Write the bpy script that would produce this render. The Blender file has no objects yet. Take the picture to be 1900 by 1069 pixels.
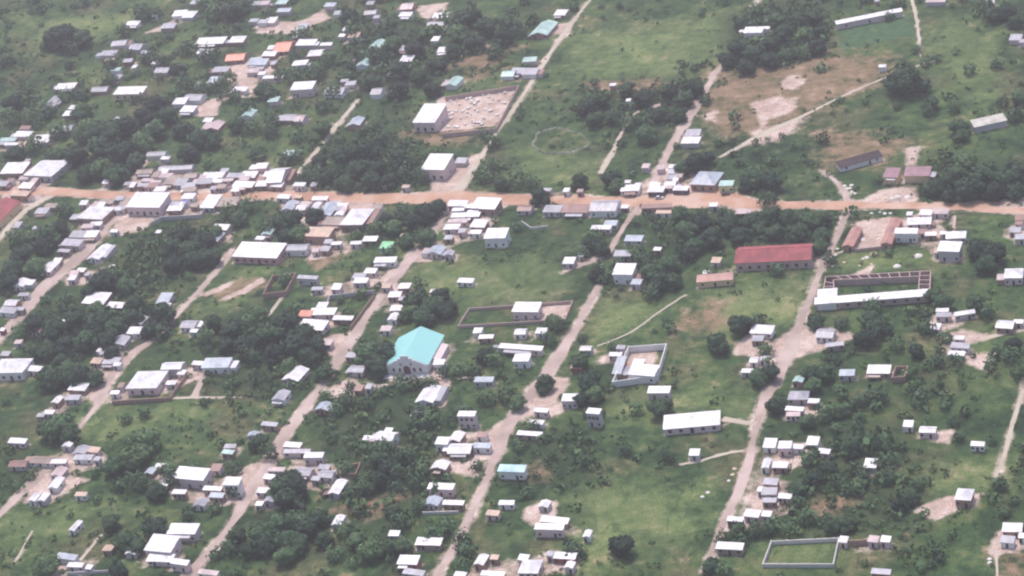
SUN_E, SKY_E, EXPO, FILT = 2.4, .15, .50, 2.2
HAZE_C, HAZE_D = (.89, .82, .89, 1), .00014
# ---------------------------------------------------------------- survey data
# Buildings, read off the photograph tile by tile: x y width depth roof-form+roof-colour(+wall) [h=wall height] [m=edge slope] [|label|category|name]
TILES = {
(0,0): '''
975 172 95 35 sw; 1135 115 40 16 sw; 1320 97 95 45 sw; 1392 107 85 50 sw; 1240 190 100 40 sw; 1430 18 60 30 sg; 1885 25 60 32 sw
885 315 110 42 gg; 800 390 115 40 sg; 1010 343 90 45 gg; 1068 383 60 26 sg; 805 440 75 22 sn; 940 445 70 30 sg; 990 488 36 26 sw
1150 460 70 26 sw; 1200 515 100 40 ggP; 1315 490 60 35 sn; 850 510 75 28 st; 855 572 50 42 vg; 1550 300 210 52 sw; 1505 378 105 38 sw
1745 290 110 48 swB; 1870 450 85 55 sb; 1625 510 120 42 sgB; 1580 590 95 58 sb; 1860 518 90 34 sk; 1480 622 110 42 sg
1740 418 140 55 gOB|red-orange gable-roofed house among white roofs, farther left of the two orange ones
1765 655 100 32 sw; 1715 688 80 34 sw; 485 633 140 45 sw; 740 655 120 40 ggB
955 665 215 58 swY h=4|long white-roofed house with ochre end wall beside dark trees
400 735 75 55 vg; 370 778 80 30 sg; 555 790 90 30 sw; 520 832 100 40 sw; 1325 742 95 50 sw; 1430 715 130 48 gg; 1385 800 100 48 sw
1530 880 70 34 sw; 1580 925 100 60 vk; 1830 832 80 50 vt; 1140 930 120 50 gg; 1195 903 60 26 sw; 170 985 120 42 sw; 185 938 80 30 sr
470 945 140 50 gg; 310 1020 130 64 sw; 60 1025 120 28 st; 50 1054 110 24 sw; 1010 1058 80 20 sg; 860 868 35 16 sg; 1865 150 70 26 sg
''',
(475,0): '''
50 22 100 32 sw; 190 15 80 34 st; 205 75 100 30 sb; 110 148 80 44 sw; 50 158 70 30 sg; 545 35 80 30 sb; 840 22 60 30 sg; 845 90 90 34 gg
595 95 50 34 sg; 885 125 50 26 sg; 340 200 70 55 sb; 665 212 55 34 sw; 633 260 50 26 sw; 720 258 80 38 so; 310 265 70 28 sw; 370 312 140 46 sw
515 325 90 26 sw; 215 342 120 78 gOB|bright orange-red gable-roofed house among white roofs
110 350 50 34 sw; 100 395 100 38 sw; 440 390 110 46 sw; 325 462 110 40 sw; 40 455 90 48 sb; 130 462 40 30 sg; 25 505 60 28 sg
45 538 60 28 sw; 125 565 150 24 sw; 130 730 80 40 st; 345 630 165 62 swP h=5|big white house with pale pink walls facing the side street end
590 665 140 56 gg; 695 612 80 34 sg; 650 592 60 24 sg; 895 325 85 56 vt; 795 462 90 48 vt; 740 406 50 20 sw; 1110 430 90 48 sw
1105 355 90 40 sg; 895 670 80 50 gg; 1015 685 70 44 st; 1100 105 90 34 sw; 1120 45 90 50 gk; 1370 110 110 44 gw; 1330 180 130 52 gg
1320 285 60 38 sw; 1395 365 120 40 swP h=4; 1860 540 95 46 gt; 1455 600 85 62 vt; 245 862 110 48 gg; 330 868 70 48 gk; 735 895 95 58 vb
1275 832 165 140 swP h=6|large white roofed hall at the end of the walled block yard|hall|block_hall
160 860 40 20 sw; 1010 540 80 36 sg
''',
(950,0): '''
360 93 85 44 sw; 235 212 130 95 vt; 130 437 100 36 stP; 38 520 90 44 sg; 135 525 110 50 sg
1775 220 140 46 sw; 1865 205 60 22 sw; 1775 405 72 50 sb; 1330 975 110 50 sgP; 1315 1030 130 50 sw; 740 622 50 18 sw; 855 735 40 16 sw; 615 770 40 28 so
''',
(1420,0): '''
760 120 500 30 swP h=3.5 m=-.2|long narrow white-roofed classroom building beside the teal field|long building|classroom_building
1645 12 80 32 sw; 1840 275 90 46 sw; 1885 302 40 28 sg
1640 885 250 60 scG h=3.5 m=-.22|long cream-roofed barn with grey wall near the right edge|barn|long_barn
1250 8 150 22 sk; 820 4 40 12 sw; 860 485 60 24 sw
''',
(0,265): '''
110 185 170 84 sw h=4; 345 185 210 130 pw h=4|large white pyramid-roofed house left of trees beyond the main road
85 10 100 22 sw; 990 30 90 44 vw; 830 65 60 14 sw; 1155 80 140 36 gg; 1215 112 70 26 sw; 200 130 40 26 sw; 780 285 50 34 sw
1295 182 250 34 gg; 1070 210 120 40 gn; 1190 240 150 34 sk; 1265 275 90 60 sn; 1330 288 80 55 sg; 1140 292 80 34 sk; 1385 314 100 44 sg
1050 310 80 28 sg; 945 300 70 28 sg; 1565 238 160 44 sw; 1650 200 60 28 sg; 1505 282 110 44 sg; 1410 238 90 40 gn; 1730 240 120 34 sg
1830 235 110 50 sw; 1790 305 150 46 sw; 1870 180 70 38 sw; 1625 320 70 34 sn; 1570 332 50 28 sg
1085 420 250 112 swP h=5.5|big white-roofed hall with pink walls beside the main road|hall|roadside_hall
1385 392 90 44 sw; 1352 436 62 30 sU h=2.6|small blue canopy stall beside the big white roadside hall|stall|market_stall
1285 482 110 38 sw; 1550 430 105 100 sw; 1670 435 170 70 sn; 615 440 60 38 sw; 800 435 70 34 sn; 878 408 70 34 sg; 935 420 50 28 sn
865 485 75 32 pw; 705 515 190 100 pw h=3.6; 560 545 80 42 sg; 705 595 90 34 sw; 645 612 90 34 sk; 570 672 100 52 sg; 672 670 95 52 sw
530 732 140 52 sg; 470 792 90 26 sg; 735 805 90 105 vw; 420 865 62 44 sw; 360 915 85 70 vw; 595 935 65 34 sw; 545 955 70 40 sk; 640 965 40 22 sw
530 992 60 40 sw; 150 1030 95 55 vw; 310 500 90 46 sg; 375 462 90 36 sn
-20 505 190 150 vRY h=4.5|large maroon-roofed building with ochre end wall at the left edge
148 372 130 40 soB h=4; 275 625 70 26 sg; 130 602 50 50 sg; 840 648 60 26 sw; 1165 653 40 20 sw; 1622 620 115 44 sw; 1580 692 95 64 vb
820 908 40 20 sw
''',
(475,265): '''
24 788 330 112 swA h=4|long white-roofed building with reddish pink arcaded wall and dark windows|long building|arcaded_building
265 75 120 44 st; 40 170 90 44 sw; 165 238 120 110 gwP h=4.5; 85 232 60 46 sw; 45 300 90 44 sw
320 305 88 30 swW h=3.4; 425 305 50 34 sg; 935 307 60 16 sw; 1330 140 172 118 swP h=6.5|tall white-roofed warehouse with pale walls above the main road|warehouse|white_warehouse
1508 130 85 44 sg; 1100 320 60 22 so; 205 395 95 34 sw; 310 396 60 26 so; 470 408 120 34 sw; 250 462 85 66 vb; 330 478 78 42 sw; 430 478 55 80 vw
530 490 105 95 vb; 615 520 70 34 vw; 742 545 170 130 pw h=4; 890 468 80 44 sn; 565 575 130 60 sn
455 655 200 70 soB h=4.5|unfinished brick building with pale tan top behind the arcaded building
90 650 75 56 vt; 30 700 70 30 sw; 290 768 190 48 ggW h=3.6; 512 778 65 42 sg; 438 790 55 34 sk; 530 725 60 36 sg; 592 738 80 26 sw
735 735 90 28 sw; 840 705 110 42 sw; 960 752 88 52 sL h=3|small bright green canopy among trees|canopy|green_canopy
950 860 160 42 swW h=3.2; 758 978 95 42 sg; 842 940 90 42 sw; 770 1012 110 42 sw; 380 988 150 26 sgG h=4; 595 1050 70 38 sw; 1095 1048 90 38 sw
960 1050 70 38 so; 1540 1012 120 38 sw; 1325 790 110 56 vb; 1420 812 70 38 vg
1480 445 140 46 sw; 1690 445 180 84 sw h=4; 1540 530 210 36 sw; 1480 575 150 28 sk; 1640 592 110 62 sw; 1440 617 115 42 sw; 1515 645 60 36 sg
1612 655 90 34 sw; 1415 695 66 36 sw; 1592 452 50 34 sk
1765 665 160 78 swW h=5.5|tall white house with pale walls at the foot of the roadside block
1120 550 56 40 so; 1090 680 60 28 so
''',
(950,265): '''
870 332 140 48 sw; 845 286 60 22 sw; 925 306 50 26 sw; 1060 342 120 44 swD; 1165 298 90 40 gw; 1140 326 90 26 sk; 1240 335 115 36 swD
1200 205 100 44 gg; 1240 165 50 28 sw; 1175 172 50 28 sw; 1230 238 60 36 gn; 1432 262 185 105 pbB h=3.8|large blue-grey hip-roofed house by the main road junction
1575 298 110 44 stL h=3.8|mint-roofed house with lime yellow walls by the main road
500 352 50 24 sn; 100 480 105 44 gr; 300 485 130 54 sg; 465 485 195 60 sr; 685 462 200 80 ggW h=3.8|grey-roofed house with white windowed front below the main road
828 470 60 28 sw; 1060 465 225 32 srB h=3; 1115 508 120 26 so; 725 590 100 42 sb; 655 622 150 34 sw; 895 702 130 46 sb
815 812 130 46 sgG; 825 928 150 84 swW h=5.5; 915 1022 80 44 sb; 420 865 90 54 sw; 505 826 50 28 sg; 1435 950 70 26 sw; 1068 780 60 20 sw
1500 862 76 46 so; 1480 456 66 32 sw; 1700 505 120 38 sk
1490 990 270 56 sqY h=3.2 m=-.08|long low dusty red-roofed building in front of the bigger red roof|long building|low_building
''',
(1420,265): '''
67 812 560 122 gRK h=4.5 m=-.05|long red gable-roofed building with pinkish brick walls|long building|red_roofed_building
640 692 85 140 vqB h=3|dusty red roofed wing on the left side of the bare courtyard
925 650 85 190 vqB h=3|dusty red roofed wing on the right side of the bare courtyard
1060 520 50 30 sw
1180 512 100 44 sw; 1130 575 180 54 sw; 1290 502 120 46 sk; 1035 648 170 42 swW h=5; 1155 652 66 40 sr; 1215 670 90 32 sw; 1305 662 50 20 sw
1400 678 150 54 sw; 1355 762 165 76 swG h=5.5; 1262 790 50 44 so; 1870 550 80 44 sr; 1835 640 90 44 sg; 1870 690 80 44 sg; 1862 590 60 30 sr
1825 960 140 78 pw h=3.6
930 220 110 72 sMY h=4; 1118 210 190 72 sMY h=4
690 120 330 56 sd h=2.6 m=-.28|long dark brown shed row beyond the road junction|shed|shed_row
''',
(0,530): '''
710 92 165 88 swB; 850 143 120 44 sw; 970 122 80 38 sw; 1210 92 92 80 sb; 1230 142 50 26 sw; 175 65 80 28 sw; 90 125 90 44 gw; 60 180 120 46 sg
150 170 60 28 sg; 18 322 40 22 swR; 415 270 145 42 sw; 265 325 90 46 gr; 135 412 60 34 sw; 1025 255 85 56 vg; 990 330 100 54 sw; 880 408 115 66 vg
805 480 120 62 sg; 710 552 78 46 so; 820 552 120 52 sg; 862 578 60 28 sw
85 590 240 115 pwW h=4.5|large white hip-roofed house with windowed walls at the left edge
255 610 100 44 sw; 40 500 70 38 sg; 590 680 95 64 vg; 578 742 130 60 sw; 535 822 110 42 sg; 420 840 60 52 vw; 360 930 80 36 sw; 300 952 60 24 sg
1080 692 230 140 pwP h=4|large white hip-roofed house inside a walled yard
1270 588 150 54 gwG h=4.5; 1335 637 60 40 sw; 1258 714 80 34 sw; 1455 570 90 34 sw; 1592 568 200 76 sbW h=3.6; 845 785 70 30 sw
1395 283 110 56 gg; 1425 332 60 30 sw; 890 730 46 40 sr
''',
(475,530): '''
590 15 70 34 sw; 450 22 90 28 sg; 1020 65 100 46 swB; 1085 10 90 30 sw; 1070 96 50 32 sg; 1035 165 100 46 sw; 1010 230 72 54 vw; 955 315 85 44 sk
1300 40 45 24 sw; 1385 146 60 26 sw; 365 205 100 50 sO h=3; 488 142 80 44 sw; 492 190 190 52 sw; 640 238 150 36 sw; 420 288 190 76 sw; 480 416 160 44 sk
290 652 125 95 vw; 185 808 95 70 vg; 708 510 90 44 sg; 750 610 110 54 gg; 830 740 48 44 sg; 758 752 60 50 sr; 500 890 105 56 vb; 100 1017 120 30 sg
1270 800 135 120 vwW; 1190 938 100 50 sg; 1345 562 88 44 swW h=4; 1675 690 145 42 sbG; 1630 330 70 44 sw; 1690 376 115 34 sw; 1945 452 320 36 swP h=3.2
1548 942 135 44 swG h=6.5|two-storey white house with dark openings above the dirt street
975 1060 60 18 sw
''',
(950,530): '''
108 158 195 74 swP h=4.5|big pale house inside the walled brown yard
65 338 90 46 gw; 215 332 85 46 sw; 72 530 120 58 swW h=4; 545 460 90 38 gw; 760 505 100 26 sw; 800 452 70 28 sg; 480 590 90 40 goR
930 560 90 44 swW h=4; 965 620 200 84 swW h=4|white villa roofs inside the tall walled compound
788 585 70 130 sb h=2.8; 1080 765 165 54 swG h=3.6; 425 822 120 60 swG h=4; 35 845 60 30 sw; 215 915 110 28 sw; 175 1002 120 30 sw
600 922 105 46 swG h=7; 1320 988 420 108 swP h=3.2 m=-.09|long white-roofed building in the green plot|long building|white_roofed_building
1838 322 165 66 sw; 1805 388 90 46 sw; 1780 545 70 44 gw; 1850 537 60 34 sg; 1728 626 90 34 sw
''',
(1420,530): '''
1300 180 100 24 sw; 1310 215 120 36 sg; 1465 200 160 26 sw m=-.15; 1250 300 80 50 sw; 445 350 130 66 gg; 510 432 140 20 sw m=-.12; 1765 285 130 58 gw
1860 265 80 32 sw; 1425 383 80 34 sw; 1432 440 145 44 sg; 1405 497 130 38 sw; 600 640 120 52 sbG; 835 615 172 66 swB
245 690 80 46 vt; 245 808 150 70 pg; 355 848 90 38 sw; 215 905 140 26 sw; 205 945 110 30 sk; 1050 1015 80 54 sw; 1195 1058 130 50 gw; 5 535 30 34 sw
''',
(0,799): '''
130 75 132 42 sw; 495 105 70 34 vw; 595 145 95 60 vg; 612 197 140 44 sg; 690 140 85 44 so; 715 207 46 24 sg; 140 242 130 50 gr; 310 215 165 52 gn
432 227 120 36 sw; 432 305 90 66 vk; 412 385 75 80 vw; 255 490 60 62 vw; 322 490 60 62 vw; 595 467 90 26 so; 555 700 50 78 vw
490 925 150 46 sb; 555 987 120 36 sw; 655 1003 50 20 sw; 797 862 78 54 po|small tan conical hut in the green plot at lower left
970 885 85 52 vw; 1190 828 200 124 swP h=4.5; 1180 935 190 60 sw; 1322 965 130 44 sw h=4; 1345 722 212 80 swG h=4; 1105 298 66 46 vb; 1190 257 100 22 sw
1405 315 230 90 swG h=5|large white-roofed house with grey walls beside the orange yard
1215 382 64 54 vw; 1318 450 105 32 sw; 1562 425 140 36 swB; 1705 372 120 62 swW h=6.5; 1592 475 110 42 sb; 1475 532 95 54 vg; 1690 115 90 24 sg; 1675 157 90 36 st
1588 272 80 60 sr; 1862 28 90 36 vb; 1530 1042 150 38 sk
''',
(475,799): '''
270 105 130 42 sw; 300 152 200 36 sgP; 425 180 145 46 swG h=3.8; 150 285 130 32 sw; 100 340 90 42 sw; 55 440 100 44 sw; 105 500 80 54 vg; 25 537 60 30 sw
360 300 110 60 gg; 520 318 110 54 gg; 440 352 66 30 sg; 500 268 90 40 sg; 600 305 60 34 so; 600 415 85 105 vw; 605 660 75 78 vw; 1015 755 85 46 sw
1270 815 190 58 sw; 1120 950 150 70 swR h=3.6; 1160 1040 160 46 sg; 955 40 140 66 gwW h=4; 835 55 100 38 sw; 1370 75 100 60 swW h=4; 1475 45 90 70 vw
1505 132 170 76 gw; 1660 110 135 44 sbW; 1660 30 80 44 sr; 1355 255 115 62 vw; 1360 410 192 48 swP h=4; 1300 520 110 62 vb; 1450 530 160 32 sw
1880 278 200 54 sTW h=4.2|pale turquoise-roofed house with white columned front by the dirt street
1840 530 120 36 sw; 1740 605 100 44 so; 1655 950 80 80 vw; 1500 1056 90 30 sw; 1740 1052 180 38 sw; 1752 930 66 40 so
''',
(950,799): '''
130 22 190 36 sw; 1340 160 84 56 swG; 240 540 80 54 vw; 315 656 205 46 sw; 275 706 215 48 swP h=4.2; 555 758 60 54 vw; 390 920 170 54 swR; 280 905 60 36 sw
85 932 80 50 sw; 425 988 72 52 vw; 135 1000 150 110 pw; 1640 650 125 38 swD h=4; 1765 608 120 60 sw; 1600 848 200 54 sw; 1835 432 70 30 sw
''',
(1420,799): '''
35 92 100 76 sw; 145 105 105 60 swP h=4; 240 118 90 36 sw; 350 75 95 70 sw; 432 152 95 42 sw; 8 240 64 76 vw; 110 252 120 52 sw; 40 375 115 54 sg
30 445 120 60 sg; 30 512 110 40 sg; 145 482 105 42 sw; 10 612 76 46 sw; 775 240 100 74 swG; 1560 98 110 22 sw
1462 470 125 92 pwB h=3.6|lone white hip-roofed house on a bare sandy yard
1815 712 155 72 sw; 1780 800 110 60 sg; 1888 772 40 28 sw; 575 800 70 54 sw; 795 797 85 54 sk; 885 797 80 52 sw; 850 1036 150 46 sgR
''',
}
# roads and paths: x y width(px), ...
ROADS = [
('dirt_road','main','-12 354 22,40 352 20,100 356 15,165 360 17,240 363 15,320 365 16,420 366 17,520 362 18,600 365 17,680 369 23,760 369 19,830 364 29,900 370 24,980 371 22,1060 369 22,1120 376 20,1180 375 24,1250 368 42,1320 368 38,1400 380 18,1480 380 13,1570 382 18,1680 381 13,1760 383 13,1830 388 15,1912 392 17'),
('dirt_road','main','1755 382 8,1830 377 10,1912 369 12'),
('dirt_road','side','-10 640 25,45 575 30,95 520 38,150 475 36,175 450 20,215 400 18,245 362 22'),
('dirt_road','side','236 350 16,262 312 10,278 292 7'),
('dirt_road','pale','-8 450 14,30 405 16,60 380 16,105 358 20'),
('dirt_road','side','118 832 8,150 790 10,185 745 14,205 700 26,235 660 26,270 640 22,300 622 16,320 595 12,340 570 14,365 545 16,390 515 12,415 490 13,430 462 16'),
('dirt_road','pale','522 355 14,550 325 11,600 265 11,640 215 11,664 186 9'),
('dirt_road','side','335 1085 40,375 1040 26,410 1000 22,440 955 20,465 910 34,500 860 38,525 810 34,560 765 26,590 725 28,615 690 28,640 650 26,655 625 28,680 585 18,705 555 24,735 510 24,760 480 38,790 450 24,815 415 14,838 380 14'),
('dirt_road','pale','845 358 34,870 325 20,900 280 10,920 245 10,945 215 11,975 170 11,1000 130 13,1040 70 9,1070 30 7,1105 -12 7'),
('dirt_road','side','800 1090 26,830 1035 22,855 990 18,885 935 18,905 880 20,935 810 30,955 770 38,1000 715 38,1025 680 38,1050 640 28,1075 600 20,1100 550 18,1112 530 14'),
('dirt_road','side','1045 505 10,1090 485 20,1130 475 18,1145 440 13,1165 410 14,1188 380 18'),
('dirt_road','side','1212 345 24,1230 300 16,1250 265 20,1275 225 22,1300 185 16,1330 130 13,1345 120 9'),
('dirt_road','pale','1394 18 9,1412 -12 9'),
('dirt_road','side','1305 1062 14,1330 1000 16,1345 965 22,1370 915 26,1390 860 24,1395 830 18,1405 780 22,1420 735 28,1445 690 36,1465 645 50,1485 600 18,1500 560 17,1515 520 17,1530 480 19,1550 450 15,1565 410 14,1575 384 20'),
('dirt_road','side','1576 378 20,1565 350 13,1545 330 11,1522 316 7'),
('dirt_road','pale','1846 890 7,1865 840 11,1875 800 13,1890 750 11,1908 700 11'),
('footpath','pale','1335 292 10,1380 268 16,1430 242 18,1500 210 10,1570 175 7,1640 145 6,1690 125 4,1735 112 3'),
('footpath','pale','1108 642 4,1170 620 5,1220 580 6,1272 547 5'),
('footpath','pale','1690 -8 7,1700 30 9,1705 70 7,1708 105 4'),
('footpath','pale','205 747 4,280 742 4,352 737 5,450 737 3'),
('footpath','side','360 736 15,375 702 12,392 682 14'),
('footpath','pale','830 703 6,900 699 4'),
('footpath','pale','1340 778 12,1370 783 9,1404 786 9'),
('footpath','pale','1260 862 3,1300 858 5,1340 840 7,1380 836 5'),
('footpath','side','-6 962 14,40 912 26,75 885 34,100 852 8'),
('footpath','pale','148 1040 7,190 992 7'),
('footpath','side','96 1080 28,128 1040 22'),
('footpath','side','1145 262 8,1158 240 10,1165 215 7,1200 198 6,1236 192 6'),
('footpath','pale','1114 322 12,1132 292 12,1145 266 8'),
('footpath','pale','1540 475 4,1600 455 4'),
('footpath','side','1772 400 8,1768 430 8'),
('footpath','pale','1820 630 10,1860 620 8,1905 610 8'),
('footpath','pale','730 713 5,690 716 4'),
('footpath','pale','495 590 10,525 548 10'),
('footpath','pale','1848 1000 5,1850 1075 5'),
('footpath','pale','60 985 2,30 1040 2'),
]
# bare ground: channel 0 pink sand, 1 red-brown soil, 2 scrub-dark, 3 bright short grass ; softness in metres
PATCH = [
(0,3,'1240 345,1330 332,1345 360,1300 385,1215 380'),(0,3,'1360 378,1405 365,1408 395,1365 398'),
(0,3,'800 340,860 300,895 282,870 340,850 365,800 362'),(0,3,'940 370,905 440,880 420,915 370'),
(0,4,'1425 640,1470 610,1530 606,1590 625,1560 642,1500 655,1468 668,1430 660'),
(0,2,'1703 940,1755 920,1825 914,1815 930,1772 950,1732 966,1700 950'),(0,3,'1730 805,1768 797,1760 825,1735 820'),
(0,3,'1590 412,1660 400,1650 462,1588 462'),(0,3,'405 905,430 875,500 850,520 800,545 790,520 840,480 905,440 940'),
(0,3,'725 702,815 690,838 700,826 762,812 752,815 712,725 714'),(0,3,'830 850,885 853,882 888,838 874'),
(0,3,'575 640,620 618,660 622,655 655,620 662,580 650'),(0,3,'605 720,660 700,668 728,620 738'),(0,3,'690 525,755 482,738 528,720 540'),
(0,3,'765 488,800 440,835 462,800 485'),(0,3,'160 705,200 690,200 728,172 752'),(0,3,'365 190,412 180,402 216,368 216'),
(0,4,'415 125,475 112,478 180,410 185'),(0,4,'472 40,560 40,600 18,612 35,540 62,478 62'),(0,4,'765 12,832 5,822 42,785 30'),
(0,2,'1030 44,1065 42,1056 68,1024 62'),(0,4,'298 48,342 30,322 55,268 62'),
(1,14,'1330 130,1420 118,1560 98,1650 108,1660 130,1630 152,1480 222,1400 255,1330 245,1300 205'),
(0,4,'1388 192,1440 180,1462 184,1450 215,1410 222'),(0,4,'1446 150,1470 138,1492 150,1480 168,1452 164'),(0,3,'1406 212,1424 212,1420 242,1410 242'),(0,5,'1300 215,1330 205,1325 225'),(0,5,'1430 195,1480 180,1475 205,1440 215'),(0,7,'1400 245,1460 226,1505 216,1440 262,1395 268'),
(0,2,'1146 700,1172 648,1222 646,1206 692'),(0,4,'1676 274,1706 272,1702 308,1683 308'),(0,4,'1635 352,1700 345,1705 374,1600 374'),(0,2,'810 182,960 160,920 234,815 244'),
(0,3,'975 942,1032 930,1032 955,992 978,970 965'),(0,3,'1365 640,1420 600,1432 642,1400 662,1360 656'),(0,3,'1845 990,1880 972,1895 1025,1838 1028'),
(0,4,'1425 850,1492 843,1442 864,1420 870'),(0,4,'1380 950,1440 900,1450 950,1400 965'),(0,2,'372 546,430 522,436 526,382 552'),(0,2,'405 556,462 530,468 535,415 560'),(0,2,'446 540,486 514,494 520,456 546'),(1,6,'380 545,470 515,500 530,410 558'),
(0,4,'1740 625,1780 612,1850 622,1800 640'),(0,4,'1830 690,1765 660,1850 655'),(0,3,'40 935,70 880,118 880,170 890,110 915,80 935'),
(0,3,'1000 700,985 755,960 780,1020 760,1045 730,1060 700'),(0,3,'905 800,960 760,940 830,880 860'),(0,3,'1555 522,1620 492,1612 512,1560 530'),
(0,4,'430 465,420 440,405 455,390 440,430 430'),(0,4,'80 360,15 350,0 370,60 385'),(0,4,'230 385,290 405,260 430,200 440'),
(0,4,'1010 780,1030 740,1045 760'),(0,3,'545 420,620 430,610 380,540 380'),(0,3,'640 372,700 372,690 395,620 400'),
(1,6,'590 500,560 460,620 440,640 470'),(0,3,'985 575,1060 562,1050 592,960 596'),(1,12,'1265 600,1330 560,1345 600,1290 625'),
(1,8,'600 950,680 930,760 915,700 955'),(1,6,'985 870,1015 872,1010 905,985 900'),
(1,10,'1085 155,1180 150,1250 160,1150 172'),(1,14,'1520 250,1680 260,1640 300,1540 310'),
(1,10,'1520 920,1580 930,1550 955,1510 945'),(1,12,'820 120,900 90,960 90,890 140'),(1,12,'780 210,760 260,880 265,900 240'),
(1,8,'1850 1020,1900 1030,1900 1069,1860 1069'),
(3,20,'1010 60,1340 30,1350 110,1240 150,1060 150'),(3,14,'60 40,260 20,230 60,60 100'),(3,14,'760 500,1000 470,1080 510,1000 560,780 560'),
(3,12,'1110 560,1240 555,1180 610,1100 635'),(3,14,'1090 740,1400 725,1390 775,1250 770,1130 780'),(3,14,'1050 900,1300 900,1300 1000,1080 1040'),
(3,14,'1560 470,1720 470,1730 495,1560 500'),(3,12,'0 950,180 930,230 950,100 1010,0 1020'),(3,14,'150 775,360 745,370 770,180 830'),(3,12,'430 500,490 500,420 580,360 590'),
(3,12,'1600 880,1880 850,1860 900,1700 910'),(3,14,'1310 545,1510 520,1490 600,1330 620'),(3,12,'1425 1010,1550 1000,1540 1040,1425 1040'),
(3,16,'1750 20,1860 60,1850 190,1740 170,1720 80'),(3,14,'940 260,1100 290,1090 330,960 340'),
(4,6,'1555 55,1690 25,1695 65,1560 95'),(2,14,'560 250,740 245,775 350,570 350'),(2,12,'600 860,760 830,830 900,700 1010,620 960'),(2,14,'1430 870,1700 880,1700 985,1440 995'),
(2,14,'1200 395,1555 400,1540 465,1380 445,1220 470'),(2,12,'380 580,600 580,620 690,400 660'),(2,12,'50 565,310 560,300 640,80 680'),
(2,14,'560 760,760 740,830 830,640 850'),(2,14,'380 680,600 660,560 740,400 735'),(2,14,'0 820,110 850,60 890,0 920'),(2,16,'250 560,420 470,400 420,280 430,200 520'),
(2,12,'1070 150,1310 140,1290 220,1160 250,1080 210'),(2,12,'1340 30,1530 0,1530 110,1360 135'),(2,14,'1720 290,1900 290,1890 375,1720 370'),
(2,14,'640 40,960 40,900 130,640 190'),(2,12,'960 830,1080 800,1100 880,980 880'),(2,14,'1440 790,1660 790,1680 870,1500 880'),
]
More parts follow.
